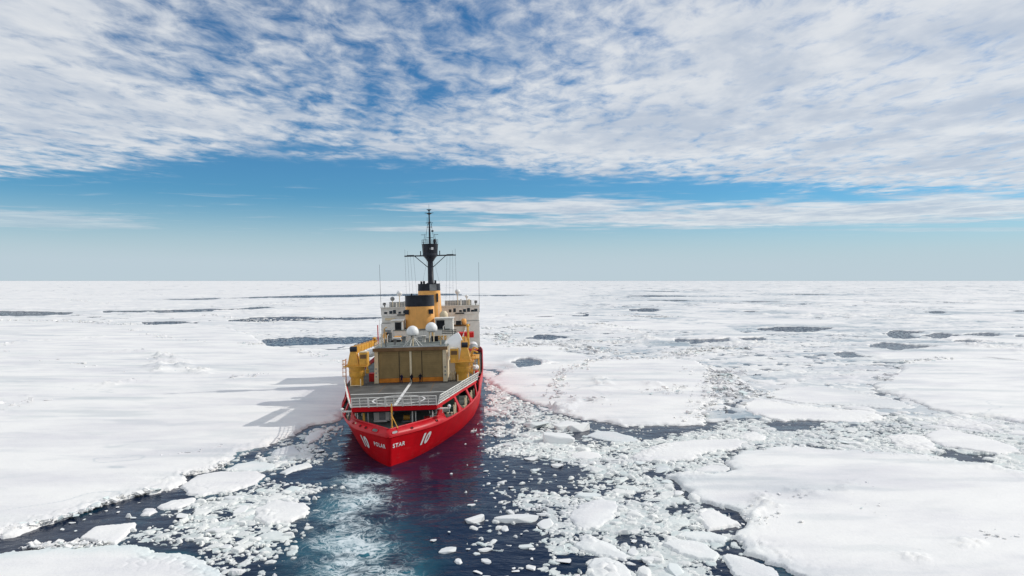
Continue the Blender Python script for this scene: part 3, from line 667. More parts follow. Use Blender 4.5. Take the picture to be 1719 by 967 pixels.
# ------------------------------------------------------------------ heaps of ice rubble along the pressure ridges (geometry joined per floe)
def chunk_mesh(cent, size, seed, flat=0.34, mat=None, name='ridge_rubble', parent=None):
    """many small angular blocks in one mesh"""
    rg = np.random.default_rng(seed)
    base = np.array([[-1, -1, -1], [1, -1, -1], [1, 1, -1], [-1, 1, -1], [-1, -1, 1], [1, -1, 1], [1, 1, 1], [-1, 1, 1]], float)
    fc = np.array([[0, 3, 2, 1], [4, 5, 6, 7], [0, 1, 5, 4], [1, 2, 6, 5], [2, 3, 7, 6], [3, 0, 4, 7]])
    n = len(cent)
    v = base[None] * (1 + rg.uniform(-0.42, 0.25, (n, 8, 3)))
    v *= np.stack([rg.uniform(0.6, 1.4, n), rg.uniform(0.6, 1.4, n), flat * rg.uniform(0.5, 1.2, n)], -1)[:, None] * size[:, None, None] * 0.5
    an = rg.uniform(0, 2 * math.pi, n); ti = rg.normal(0, 0.35, n)
    c, s = np.cos(an), np.sin(an); ct, st = np.cos(ti), np.sin(ti)
    x = v[..., 0] * ct[:, None] - v[..., 2] * st[:, None]; z = v[..., 0] * st[:, None] + v[..., 2] * ct[:, None]; y = v[..., 1]
    vv = np.stack([x * c[:, None] - y * s[:, None], x * s[:, None] + y * c[:, None], z], -1) + cent[:, None]
    f = (fc[None] + (np.arange(n) * 8)[:, None, None]).reshape(-1, 4)
    vv = vv.reshape(-1, 3)
    return mesh_np(name, vv, f, [mat or M_SNOW], False, {'wet': np.repeat(rg.uniform(0, 0.06, n), 8), 'aqua': np.repeat((rg.random(n) < 0.08) * 0.3, 8)}, parent)
def ridge(lines, n, width, smin, smax, seed, parent, zbase=0.7, name='ridge_rubble'):
    rg = np.random.default_rng(seed)
    P_ = []
    for (pts, wt) in lines:
        g = np.array([ground(*p) for p in pts])
        seg = np.hypot(*(g[1:] - g[:-1]).T); cum = np.concatenate([[0], np.cumsum(seg)])
        k = int(n * wt)
        s = rg.uniform(0, cum[-1], k)
        x = np.interp(s, cum, g[:, 0]); y = np.interp(s, cum, g[:, 1])
        w = rg.normal(0, 1, (k, 2)) * width * (0.4 + 0.8 * vnoise(s / 9, s * 0, seed))[:, None]
        dense = vnoise(s / 6.0, s * 0 + 3, seed + 1) > 0.34
        P_.append(np.stack([x + w[:, 0], y + w[:, 1]], -1)[dense])
    p = np.concatenate(P_)
    sz = smin + (smax - smin) * rg.random(len(p)) ** 3
    z = zbase + 0.12 * sz + rg.uniform(-0.15, 0.2, len(p)) * sz
    o = chunk_mesh(np.column_stack([p, z]), sz, seed + 2, parent=parent, name=name)
    o['kind'] = 'stuff'
    return o
ridge([(K1([(-100, 690), (0, 655), (60, 640), (150, 600), (300, 570), (430, 550), (520, 540), (700, 520)]), 0.9), (K1([(770, 470), (790, 400), (850, 440), (930, 470), (990, 490)]), 1.0),
       (K1([(-50, 350), (150, 330), (300, 320), (500, 310)]), 0.9), (K1([(640, 270), (760, 300), (900, 330), (1050, 330)]), 0.9), (K1([(1160, 335), (1300, 350), (1450, 370), (1600, 420), (1700, 440)]), 1.2),
       (K1([(560, 380), (700, 375), (800, 400)]), 0.4), (K1([(1090, 515), (1250, 490)]), 0.25), (K1([(0, 380), (250, 410), (450, 460), (600, 470)]), 0.3)],
      380, 2.2, 0.25, 1.2, 31, FLOE_OBJ[0], 0.42)
ridge([([(0, 897), (60, 884), (100, 874), (140, 862), (200, 838), (260, 826)], 1.0), ([(310, 800), (330, 795), (380, 780)], 0.4), ([(260, 770), (340, 760), (400, 745)], 0.12)], 420, 0.55, 0.15, 0.75, 32, FLOE_OBJ[0], 0.30)
ridge([([(0, 926), (80, 920), (115, 917), (170, 920), (240, 923)], 1.0)], 260, 0.5, 0.15, 0.7, 33, FLOE_OBJ[1], 0.3)
ridge([(K6([(440, 800), (470, 640), (500, 560), (700, 500), (900, 492), (1150, 490)]), 1.2), (K6([(1370, 560), (1380, 700), (1310, 800), (1300, 860)]), 0.9), (K6([(990, 630), (1080, 690), (1160, 660)]), 0.4), (K6([(450, 790), (600, 730), (720, 745)]), 0.5)],
      330, 2.2, 0.25, 1.2, 34, FLOE_OBJ[26], 0.42)
ridge([(K7([(830, 640), (900, 625), (1000, 560), (1040, 510), (1150, 505), (1300, 492)]), 1.0)], 260, 2.0, 0.25, 1.2, 35, FLOE_OBJ[27], 0.4)
ridge([([(1265, 868), (1300, 845), (1360, 830), (1420, 822), (1450, 815)], 1.0), ([(1255, 880), (1300, 868)], 0.5), ([(1560, 945), (1640, 915), (1719, 905)], 0.6), ([(1440, 848), (1500, 868), (1540, 884)], 0.25), ([(1245, 762), (1330, 753), (1450, 760), (1600, 776)], 0.6)], 110, 1.8, 0.12, 0.45, 36, FLOE_OBJ[25], 0.42)
ridge([(K6([(130, 350), (220, 420), (330, 425), (440, 410), (620, 430), (800, 460)]), 1.4), (K6([(500, 400), (700, 395), (900, 400)]), 1.0), (K6([(1130, 470), (1270, 450), (1330, 430), (1500, 430)]), 1.1), (K6([(0, 320), (300, 300), (700, 290), (900, 320)]), 0.8), (K6([(1380, 560), (1450, 640), (1500, 720)]), 1.0),
       (K6([(850, 240), (1000, 250), (1140, 245)]), 0.6), (K1([(300, 120), (600, 150), (900, 140)]), 0.5), (K1([(1000, 200), (1300, 235), (1600, 210)]), 0.7), (K1([(0, 225), (400, 230), (700, 250)]), 0.8)],
      420, 4.5, 0.4, 1.8, 37, pk[0], 0.25)

# ------------------------------------------------------------------ single chunks of ice
M_CHUNK = snow_material('chunk_ice', base=(0.87, 0.87, 0.84), grain=0.5, dist=0.06)
def chunk_variant(seed):
    """angular block: hull of random points, edges softened"""
    bm = bmesh.new()
    rg = random.Random(seed)
    for k in range(17):
        a = rg.uniform(0, 6.283); r = 0.5 * (0.72 + 0.28 * rg.random())
        z = rg.choice([-0.24, 0.16, 0.22, rg.uniform(-0.2, 0.24)])
        r *= (0.75 + 0.25 * rg.random()) if z > 0.1 else 1.0
        bm.verts.new((r * math.cos(a), r * math.sin(a), z + rg.uniform(-0.03, 0.03)))
    out = bmesh.ops.convex_hull(bm, input=bm.verts[:])
    bmesh.ops.delete(bm, geom=[e for e in out['geom_interior'] if isinstance(e, bmesh.types.BMVert)], context='VERTS')
    bmesh.ops.bevel(bm, geom=bm.edges[:], offset=0.022, segments=1, affect='EDGES', profile=0.5)
    me = bpy.data.meshes.new('ice_chunk')
    bm.to_mesh(me); bm.free()
    me.materials.append(M_CHUNK)
    for an, val in (('wet', [0.0, 0.12, 0.05][seed % 3]), ('aqua', [0, 0, 0, 0.15, 0.0][seed % 5])):
        a = me.attributes.new(an, 'FLOAT', 'POINT'); a.data.foreach_set('value', np.full(len(me.vertices), val, dtype=np.float32))
    return me
CHUNKS = [chunk_variant(s) for s in range(10)]
def chunk(px, py, size, label, group=None, asp=1.0, rz=None, hz=0.75, z=0.04):
    x, y = ground(px, py)
    o = bpy.data.objects.new('ice_chunk', random.choice(CHUNKS))
    o.location = (x, y, z + 0.10 * size * hz); o.scale = (size * asp, size, size * hz)
    o.rotation_euler = (random.uniform(-.12, .12), random.uniform(-.12, .12), random.uniform(0, 6.28) if rz is None else rz)
    link(o)
    return tag(o, label, 'ice chunk', group)
chunk(949, 719, 4.2, 'bright tilted ice block standing above the left end of the lead', asp=1.5, rz=0.5, hz=0.7)
chunk(970, 721, 4.0, 'tall white ice block second from the lead, leaning right', asp=1.5, rz=0.8, hz=0.75)
chunk(936, 741, 5.0, 'big lumpy ice block below the two leaning blocks', asp=1.3, rz=-0.2, hz=0.75)
chunk(902, 716, 4.2, 'snowy ice lump in the brash near the starboard quarter', asp=1.5, rz=0.2, hz=0.5)
chunk(865, 873, 2.6, 'longish white chunk in the dark water right of the wake', asp=2.3, rz=0.1, hz=0.5)
chunk(796, 874, 2.2, 'white chunk trailing right behind the red reflection', asp=1.4, rz=0.9, hz=0.6)
chunk(898, 792, 1.1, 'lone small chunk in open water below the right brash', asp=1.5, rz=0.1)
chunk(458, 772, 1.6, 'small chunk afloat beside the humped floe on the left', asp=1.5, rz=0.0)
chunk(162, 854, 1.3, 'small chunk on the snow rim of the left lead', asp=1.4, z=0.35)
ORD = 'leftmost,second,third,fourth,fifth,sixth,seventh,eighth,ninth,tenth,eleventh,twelfth,thirteenth,fourteenth,fifteenth,sixteenth,seventeenth,eighteenth,nineteenth,twentieth'.split(',')
def scatter(n, poly, smin, smax, label, group, seed):
    rg = random.Random(seed)
    g = gpoly(poly)
    spots = []; tries = 0
    while len(spots) < n and tries < n * 80:
        tries += 1
        px = rg.uniform(min(p[0] for p in poly), max(p[0] for p in poly)); py = rg.uniform(min(p[1] for p in poly), max(p[1] for p in poly))
        x, y = ground(px, py)
        q = (np.array([x]), np.array([y]))
        if sdf(*q, g)[0] < 0 or nearest_sdf(*q, FLOE_POLYS)[0] > -0.6 or sdf(*q, SHIP_WL)[0] > -1.5: continue
        if any(math.hypot(px - a, (py - b) * 2) < 9 for a, b in spots): continue
        spots.append((px, py))
    for i, (px, py) in enumerate(sorted(spots)):
        s = smin + (smax - smin) * rg.random() ** 2.2
        w = ORD[i] if i == 0 else ORD[i] + ' from left'
        if i == len(spots) - 1: w = 'rightmost'
        chunk(px, py, s, w + ' ' + label, group, asp=rg.uniform(0.9, 1.9), hz=rg.uniform(0.25, 0.5))
scatter(20, [(700, 880), (860, 862), (930, 870), (930, 890), (905, 915), (895, 960), (900, 1000), (760, 1000), (735, 920)], 0.35, 1.5, 'loose chunk in dark water between wake and right brash', 'loose chunks right of the wake', 1)
scatter(16, [(700, 800), (830, 770), (960, 785), (950, 812), (850, 830), (800, 850), (720, 850)], 0.22, 0.8, 'tiny chunk in dark water beside the red reflection', 'tiny chunks by the reflection', 2)
scatter(10, [(90, 885), (180, 850), (260, 838), (230, 870), (130, 895), (40, 905)], 0.25, 0.9, 'small chunk in the dark lead at lower left', 'chunks in the left lead', 3)
scatter(16, [(330, 840), (450, 805), (520, 805), (535, 835), (520, 870), (490, 900), (440, 960), (370, 930), (290, 880)], 0.5, 2.0, 'ice chunk in the brash left of the wake', 'chunks in the left brash', 4)
scatter(20, [(880, 830), (1000, 800), (1110, 800), (1180, 850), (1220, 900), (1180, 950), (1050, 990), (930, 960), (910, 900)], 0.6, 2.2, 'ice chunk in the brash left of the great right floe', 'chunks in the right brash', 5)
scatter(20, [(825, 690), (900, 700), (960, 735), (1000, 755), (1080, 780), (960, 790), (850, 765), (820, 745)], 0.7, 2.6, 'ice chunk in brash off the starboard quarter of the red hull', 'chunks by the starboard quarter', 6)
scatter(14, [(1250, 745), (1300, 735), (1480, 735), (1560, 760), (1440, 756), (1300, 750)], 0.8, 2.2, 'ice chunk in brash strip below the square dark pool', 'chunks below the square pool', 7)
scatter(12, [(390, 775), (470, 750), (550, 715), (565, 725), (530, 770), (470, 800), (420, 800)], 0.4, 1.6, 'ice chunk in blue water off the port quarter', 'chunks off the port quarter', 8)

# ------------------------------------------------------------------ the sea
def sea():
    X, Y = fan(-1.3, 1.3, 20, 90000, 120, 60)
    nearX, nearY = X, Y
    rows = np.exp(np.concatenate([np.linspace(math.log(20), math.log(300), 330), np.linspace(math.log(300), math.log(90000), 120)[1:]]))
    cols = np.linspace(-1.3, 1.3, 320)
    U, Y = np.meshgrid(cols, rows); X = U * Y
    wk = sdf(X, Y, gpoly([(590, 796), (640, 789), (668, 795), (684, 815), (676, 860), (680, 890), (700, 920), (730, 967), (750, 1060), (440, 1060), (460, 967), (485, 930), (520, 880), (545, 830), (565, 802)]))
    core = sst(wk + (fbm(X / 4, Y / 4, 3, 1500) - 0.5) * 5, -2.5, 4.0)
    band = sdf(X, Y, gpoly([(560, 800), (600, 790), (660, 800), (664, 830), (640, 870), (650, 920), (665, 990), (560, 1000), (560, 900), (555, 850)]))
    core = core * (0.58 + 0.42 * sst(band, -2.5, 2.5))
    aqp = sdf(X, Y, gpoly([(540, 805), (680, 800), (690, 860), (720, 900), (760, 940), (800, 1080), (400, 1080), (450, 940), (510, 850)]))
    aq = 0.85 * sst(aqp, -4, 8)
    hull = sdf(X, Y, SHIP_WL)
    froth = np.exp(-((hull + 0.7) / 0.6) ** 2) * 0.34 * sst(fbm(X / 3.5, Y / 3.5, 3, 1505), 0.40, 0.62)
    fil = sdf(X, Y, gpoly([(672, 822), (700, 828), (740, 842), (790, 838), (860, 850), (850, 862), (780, 868), (700, 890), (680, 870)]))
    wake = np.maximum(np.maximum(core, froth), 0.24 * sst(fil, -2.0, 3.0))
    flo = nearest_sdf(X, Y, FLOE_POLYS)
    foot = np.exp(-((np.minimum(flo, 0)) / 1.0) ** 2) * (flo > -4) * (Y < 150)
    aq = np.maximum(aq, 0.6 * foot * sst(fbm(X / 9, Y / 9, 3, 1510), 0.45, 0.65))
    br = nearest_sdf(X, Y, BZ)
    aq = np.maximum(aq, 0.12 * sst(br, -2, 3) * (Y < 170))
    Z = -0.02 + (fbm(X / 5.5, Y / 3.5, 3, 1520) - 0.5) * 0.16 * sst(Y, 300, 120) + core * (fbm(X / 2.2, Y / 2.2, 3, 1530) - 0.5) * 0.5
    Z = np.where((flo > 1) | (Y > 290), -0.02, Z)
    o = grid_obj('sea', X, Y, Z, np.ones(X.shape, bool), [M_SEA], True, {'wake': wake, 'aqua': np.clip(aq, 0, 1), 'far': sst(Y, 150, 500)})
    # the rest of the sea, either side of and behind the fan
    B = 90000.0
    v = np.array([[-26, 20, -0.02], [26, 20, -0.02], [1.3 * B, B, -0.02], [-1.3 * B, B, -0.02], [1.3 * B, -B, -0.02], [-1.3 * B, -B, -0.02]])
    f = np.array([[5, 4, 1, 0]]); f2 = np.array([[1, 4, 2], [5, 0, 3]])
    a = mesh_np('sea', v, f, [M_SEA]); b = mesh_np('sea', v, f2, [M_SEA])
    for q in (o, a, b): tag(q, kind='structure')
sea()
# ------------------------------------------------------------------ the ship: materials
M_RED = paint('hull_red', (0.54, 0.003, 0.009), 0.5, 0.08, 0.10, scale=0.35, streaks=0.30, streak_col=(0.34, 0.004, 0.010), bump=0.15)
M_RED2 = paint('bulwark_red', (0.56, 0.010, 0.018), 0.42, 0.10, 0.30, scale=0.5, streaks=0.25, streak_col=(0.40, 0.006, 0.014))
M_BUFF = paint('funnel_buff', (0.90, 0.45, 0.13), 0.5, 0.08, 0.3, scale=0.5, streaks=0.25, streak_col=(0.45, 0.20, 0.05))
M_YEL = paint('crane_yellow', (0.74, 0.385, 0.06), 0.45, 0.12, 0.4, scale=0.9, streaks=0.4, streak_col=(0.28, 0.12, 0.02))
M_BLK = paint('black_paint', (0.018, 0.022, 0.032), 0.5, 0.3, 0.3)
M_WHT = paint('white_paint', (0.78, 0.76, 0.70), 0.5, 0.06, 0.3, streaks=0.35, streak_col=(0.42, 0.34, 0.26))
M_CREAM = paint('cream_paint', (0.74, 0.62, 0.42), 0.5, 0.08, 0.3, streaks=0.25, streak_col=(0.4, 0.28, 0.15))
M_DOME = paint('dome_white', (0.84, 0.84, 0.82), 0.4, 0.03, 0.4)
M_RAIL = paint('rail_white', (0.82, 0.80, 0.74), 0.5, 0.1, 0.3)
M_DECK = paint('deck_grey', (0.105, 0.103, 0.096), 0.75, 0.20, 0.2, scale=0.35, streaks=0.0)
M_DECK2 = paint('aft_deck_grey', (0.17, 0.19, 0.18), 0.7, 0.22, 0.2, scale=0.5)
M_DOOR = paint('door_brown', (0.29, 0.20, 0.085), 0.6, 0.10, 0.3, scale=0.6, streaks=0.25, streak_col=(0.09, 0.07, 0.05))
M_ORNG = paint('orange_strip', (0.60, 0.20, 0.02), 0.55, 0.15, 0.3)
M_ROOFB = paint('roof_brown', (0.20, 0.115, 0.055), 0.7, 0.15, 0.2)
M_DARK = paint('dark_paint_and_shade', (0.02, 0.022, 0.025), 0.7, 0.3, 0.2)  # near-black for gear; on openings and doorways it stands in for inner shade
M_GREY = paint('steel_grey', (0.28, 0.29, 0.29), 0.5, 0.15, 0.4)
M_GREEN = paint('dull_green', (0.09, 0.15, 0.12), 0.6, 0.15, 0.3)
M_GLASS = paint('window_glass', (0.012, 0.02, 0.03), 0.12, 0.2, 0.6)
M_TXT = paint('white_lettering', (0.80, 0.79, 0.76), 0.5, 0.04, 0.3)
M_WIRE = paint('wire_grey', (0.10, 0.10, 0.11), 0.5, 0.1, 0.3)
M_REDB = paint('buoy_red', (0.60, 0.02, 0.02), 0.5, 0.1, 0.3)
M_CLOTH = paint('dark_parka', (0.010, 0.011, 0.022), 0.85, 0.2, 0.2)
M_CLOTH2 = paint('navy_parka', (0.012, 0.012, 0.045), 0.85, 0.2, 0.2)
M_SKIN = paint('skin', (0.52, 0.30, 0.21), 0.6, 0.05, 0.3)

def hull_wear():
    """ice-scraped belt: pale horizontal scuffs and bare primer low on the plating, faint plate seams"""
    t = NT(M_RED.node_tree); b = t.n['Principled BSDF']
    src = b.inputs['Base Color'].links[0].from_socket
    pos = t.node('ShaderNodeTexCoord').outputs['Object']
    sp = t.node('ShaderNodeSeparateXYZ'); t.l.new(pos, sp.inputs[0])
    sc = t.noise(t.mapping(pos, scale=(0.5, 0.35, 2.2)), 1.5, 7.0, 0.68)
    belt = t.smooth(sp.outputs[2], 3.6, 0.6)
    f = t.math('MULTIPLY', t.smooth(sc, 0.52, 0.72), t.math('ADD', 0.04, t.math('MULTIPLY', belt, 0.34)))
    c = t.mix(f, src, (0.52, 0.085, 0.085, 1))
    rust = t.noise(t.mapping(pos, scale=(2.0, 2.0, 0.22)), 1.1, 5.0, 0.65)
    c = t.mix(t.math('MULTIPLY', t.smooth(rust, 0.62, 0.76), 0.45), c, (0.16, 0.025, 0.012, 1))
    seam = t.math('ABSOLUTE', t.math('SUBTRACT', t.math('FRACT', t.math('MULTIPLY', sp.outputs[1], 0.36)), 0.5))
    c = t.mix(t.math('MULTIPLY', t.smooth(seam, 0.014, 0.004), 0.35), c, (0.26, 0.004, 0.008, 1))
    t.l.new(c, b.inputs['Base Color'])
hull_wear()

class MB:
    """collects shapes, builds ONE mesh object"""
    def __init__(s): s.v = []; s.f = []; s.sm = []
    def add(s, vs, fs, smooth=False):
        o = len(s.v); s.v += [tuple(v) for v in vs]
        s.f += [tuple(i + o for i in f) for f in fs]; s.sm += [smooth] * len(fs)
        return s
    def box(s, x0, x1, y0, y1, z0, z1):
        return s.add([(x0, y0, z0), (x1, y0, z0), (x1, y1, z0), (x0, y1, z0), (x0, y0, z1), (x1, y0, z1), (x1, y1, z1), (x0, y1, z1)],
                     [(0, 3, 2, 1), (4, 5, 6, 7), (0, 1, 5, 4), (1, 2, 6, 5), (2, 3, 7, 6), (3, 0, 4, 7)])
    def hexa(s, b, t):
        return s.add(list(b) + list(t), [(0, 3, 2, 1), (4, 5, 6, 7), (0, 1, 5, 4), (1, 2, 6, 5), (2, 3, 7, 6), (3, 0, 4, 7)])
    def tube(s, a, b, r0, r1=None, n=8, caps=True):
        a, b = Vector(a), Vector(b); r1 = r0 if r1 is None else r1
        d = (b - a).normalized(); up = Vector((0, 0, 1)) if abs(d.z) < 0.95 else Vector((1, 0, 0))
        x = d.cross(up).normalized(); y = d.cross(x)
        vs = []
        for p, r in ((a, r0), (b, r1)):
            for k in range(n):
                an = 2 * math.pi * k / n
                vs.append(p + (x * math.cos(an) + y * math.sin(an)) * r)
        s.add(vs, [(k, (k + 1) % n, n + (k + 1) % n, n + k) for k in range(n)], n > 5)
        if caps: s.add(vs, [tuple(range(n))[::-1], tuple(range(n, 2 * n))])
        return s
    def lathe(s, c, prof, n=24, sx=1.0, sy=1.0, cap=True):
        """prof: [(r, z)] from bottom to top about the vertical through c"""
        vs = []
        for r, z in prof:
            for k in range(n):
                an = 2 * math.pi * k / n
                vs.append((c[0] + r * sx * math.cos(an), c[1] + r * sy * math.sin(an), c[2] + z))
        fs = [(i * n + k, i * n + (k + 1) % n, (i + 1) * n + (k + 1) % n, (i + 1) * n + k) for i in range(len(prof) - 1) for k in range(n)]
        s.add(vs, fs, True)
        if cap:
            s.add(vs[-n:], [tuple(range(n))]); s.add(vs[:n], [tuple(range(n))[::-1]])
        return s
    def sphere(s, c, r, n=14, m=8):
        return s.lathe(c, [(max(0.001, r * math.sin(math.pi * i / m)), -r * math.cos(math.pi * i / m)) for i in range(m + 1)], n, cap=False)
    def prism(s, poly, z0, z1):
        n = len(poly)
        z0 = z0 if hasattr(z0, '__len__') else [z0] * n; z1 = z1 if hasattr(z1, '__len__') else [z1] * n
        vs = [(p[0], p[1], z) for p, z in zip(poly, z0)] + [(p[0], p[1], z) for p, z in zip(poly, z1)]
        return s.add(vs, [tuple(range(n))[::-1], tuple(range(n, 2 * n))] + [(k, (k + 1) % n, n + (k + 1) % n, n + k) for k in range(n)])
    def build(s, name, mat, parent=None, bevel=0.0):
        me = bpy.data.meshes.new(name)
        me.from_pydata(s.v, [], s.f)
        me.polygons.foreach_set('use_smooth', s.sm)
        me.materials.append(mat); me.update()
        o = bpy.data.objects.new(name, me)
        if bevel:
            m = o.modifiers.new('bevel', 'BEVEL'); m.width = bevel; m.segments = 2; m.limit_method = 'ANGLE'
        return link(o, parent)

# ship frame: x = starboard, y = forward from the stern, z = up from the waterline
ship = empty('icebreaker_ship', (SHIP_P0[0], SHIP_P0[1], 0), (0, R(-1.45), YAW))
tag(ship, 'red hulled icebreaker with buff funnels, black mast and yellow cranes, seen from astern', 'ship')

# ---- hull: lines through stations
def spl(tab, s):
    xs = [a for a, b in tab]; ys = [b for a, b in tab]
    # monotone-ish smooth interpolation
    return float(np.interp(s, xs, ys))
def smooth_tab(tab, n=160):
    xs = np.array([a for a, b in tab], float); ys = np.array([b for a, b in tab], float)
    q = np.linspace(xs[0], xs[-1], 900); v = np.interp(q, xs, ys)
    for _ in range(2):
        k = np.ones(31) / 31
        p = np.concatenate([2 * v[0] - v[15:0:-1], v, 2 * v[-1] - v[-2:-17:-1]])
        v = np.convolve(p, k, 'valid')
    v[0] = ys[0]; v[-1] = ys[-1]
    return q, v
B_KEEL = smooth_tab([(0, 0.05), (6, 1.2), (14, 3.6), (26, 8), (40, 11), (60, 12.2), (85, 12), (102, 8), (115, 2.2), (122, 0.05)])
B_WL = smooth_tab([(0, 0.05), (2.5, 1.75), (5.7, 3.6), (9.5, 5.2), (13.4, 6.6), (25, 10.0), (37, 12.1), (50, 13.1), (85, 13.0), (102, 9.4), (115, 3.0), (122, 0.05)])
B_KN = smooth_tab([(0, 0.10), (2.2, 2.3), (4.6, 4.5), (7.2, 6.5), (12, 8.5), (20, 10.9), (28, 12.5), (37, 13.4), (50, 13.9), (88, 13.8), (104, 10.4), (116, 4.6), (122, 0.05)])
B_BT = smooth_tab([(0, 0.12), (2.2, 1.7), (4.6, 3.55), (7.2, 5.3), (9, 6.4), (12, 8.4), (20, 10.85), (28, 12.45), (37, 13.3), (50, 14.0), (88, 13.9), (104, 10.9), (116, 5.4), (122, 0.10)])
def bt(tab, s): return float(np.interp(s, tab[0], tab[1]))
def zkn(s): return float(np.interp(s, [0, 10, 25, 45, 90, 122], [4.35, 4.35, 4.6, 5.2, 6.0, 8.0]))
def zbt(s): return float(np.interp(s, [0, 9.6, 11.6, 20, 30, 35, 37, 50, 90, 122], [5.35, 5.4, 4.52, 4.62, 4.95, 5.2, 6.9, 7.4, 8.4, 11.0]))
def hull_pt(s, level, side):
    """level 0 keel-ish, 1 waterline, 2 knuckle, 3 bulwark top; fractional levels in between"""
    def at(k):
        if k == 0: return (bt(B_KEEL, s), s, -3.0)
        if k == 1: return (bt(B_WL, s), s - 0.0, 0.0)
        if k == 2: return (bt(B_KN, s), s - 0.25 * (1 - min(1, s / 8)), zkn(s))
        return (bt(B_BT, s), s + 1.1 * (1 - min(1, s / 12)), zbt(s))
    i = min(2, int(level)); f = level - i
    a, b = at(i), at(i + 1)
    return Vector((side * (a[0] + (b[0] - a[0]) * f), a[1] + (b[1] - a[1]) * f, a[2] + (b[2] - a[2]) * f))
ST = np.concatenate([np.linspace(0, 12, 25), np.linspace(13, 50, 30), np.linspace(53, 122, 28)])
def strip(levels, name, mat, parent, off=0.0, s_from=0, sm=True):
    """plating over both sides from level to level, meeting at stem and stern"""
    path = [(s, 1) for s in ST if s >= s_from][::-1] + ([(s, -1) for s in ST if s >= s_from][1 if s_from == 0 else 0:])
    mb = MB(); n = len(path); vs = []
    for L in levels:
        for s, sd in path:
            p = hull_pt(s, L, sd)
            vs.append(p + Vector((sd * off, 0, 0)))
    fs = [(i * n + k, (i + 1) * n + k, (i + 1) * n + k + 1, i * n + k + 1) for i in range(len(levels) - 1) for k in range(n - 1)]
    mb.add(vs, fs, sm)
    o = mb.build(name, mat, parent)
    return o
hull = strip([0, 0.5, 1, 1.25, 1.5, 1.75, 2], 'hull', M_RED, ship)
bul = strip([2, 2.5, 3], 'bulwark', M_RED2, ship)
sol = bul.modifiers.new('thickness', 'SOLIDIFY'); sol.thickness = 0.18; sol.offset = 0
# rubbing strake along the knuckle and a rounded cap rail
def rail_along(level, name, mat, parent, r, s0=0.0, s1=122.0, lift=0.0, out=0.0, n=6):
    mb = MB()
    for sd in (-1, 1):
        pts = [hull_pt(s, level, sd) + Vector((sd * out, 0, lift)) for s in ST if s0 <= s <= s1]
        for a, b in zip(pts[:-1], pts[1:]): mb.tube(a, b, r, n=n, caps=False)
    return mb.build(name, mat, parent)
rail_along(3, 'cap_rail', M_RED2, bul, 0.13)
rail_along(2, 'rubbing_strake', M_RED, hull, 0.09)

# ---- lettering and fairleads on the stern
def lettering(txt, side, s_mid, level_mid, height, name, spacing=1.05, shear=0.0):
    cu = bpy.data.curves.new('t', 'FONT'); cu.body = txt; cu.size = 1.0; cu.align_x = 'CENTER'; cu.align_y = 'CENTER'
    cu.offset = 0.05 if len(txt) < 3 else 0.028; cu.space_character = spacing; cu.resolution_u = 4; cu.shear = shear
    to = bpy.data.objects.new('t', cu); COL.objects.link(to)
    dg = bpy.context.evaluated_depsgraph_get()
    me = bpy.data.meshes.new_from_object(to.evaluated_get(dg))
    bpy.data.objects.remove(to); bpy.data.curves.remove(cu)
    bm = bmesh.new(); bm.from_mesh(me)
    bmesh.ops.triangulate(bm, faces=bm.faces[:])
    for _ in range(2): bmesh.ops.subdivide_edges(bm, edges=bm.edges[:], cuts=1)
    k = height / 0.72
    h_lv = zkn(s_mid)
    for v in bm.verts:
        run = v.co.x * k * 1.1 * (1 if side > 0 else -1)      # reads left to right seen from outside
        # metres along the plating -> station
        s = s_mid + run * 0.74
        lv = level_mid + v.co.y * k / h_lv
        p = hull_pt(max(0.02, s), lv, side)
        t1 = hull_pt(s + 0.3, lv, side) - hull_pt(max(0.0, s - 0.3), lv, side); t2 = hull_pt(s, min(2, lv + .1), side) - hull_pt(s, lv - .1, side)
        nn = t1.cross(t2).normalized()
        if nn.x * side < 0: nn = -nn
        v.co = p + nn * 0.05
    bm.to_mesh(me); bm.free()
    me.materials.clear(); me.materials.append(M_TXT); me.name = name
    o = bpy.data.objects.new(name, me)
    return link(o, hull)
lettering('10', 1, 6.1, 1.60, 1.7, 'hull_number', shear=0.05)
lettering('10', -1, 5.4, 1.60, 1.7, 'hull_number')
lettering('STAR', 1, 1.4, 1.68, 0.60, 'name_lettering', 1.22)
lettering('POLAR', -1, 1.7, 1.67, 0.60, 'name_lettering', 1.22)
def fairlead(s, side, w, h, level=2.45, mat=M_DARK):
    """oval opening with a raised lip in the bulwark"""
    p = hull_pt(s, level, side); t1 = (hull_pt(s + 0.2, level, side) - hull_pt(max(0, s - 0.2), level, side)).normalized()
    t2 = (hull_pt(s, 2.9, side) - hull_pt(s, 2.1, side)).normalized(); n = t1.cross(t2).normalized()
    if n.x * side < 0: n = -n
    def ring(sc, off):
        out = []
        for k in range(16):
            a = 2 * math.pi * k / 16
            c, s_ = math.cos(a), math.sin(a)
            c = math.copysign(abs(c) ** 0.6, c); s_ = math.copysign(abs(s_) ** 0.6, s_)
            out.append(p + t1 * (w * sc * c) + t2 * (h * sc * s_) + n * off)
        return out
    lip = MB()
    rs = [ring(1.30, 0.08), ring(1.15, 0.20), ring(1.0, 0.17), ring(0.96, 0.10)]
    vs = sum(rs, [])
    lip.add(vs, [(i * 16 + k, i * 16 + (k + 1) % 16, (i + 1) * 16 + (k + 1) % 16, (i + 1) * 16 + k) for i in range(3) for k in range(16)], True)
    o = lip.build('fairlead', M_RED, bul)
    MB().add(ring(0.99, 0.115), [tuple(range(16))]).build('opening', mat, o)  # flat plate across the hole; the dark ones paint its inner shade
fairlead(0.75, 1, 0.55, 0.26, mat=M_GREY)
fairlead(2.6, -1, 0.75, 0.28, mat=M_DECK2); fairlead(3.4, 1, 0.24, 0.18); fairlead(8.3, 1, 0.24, 0.18)
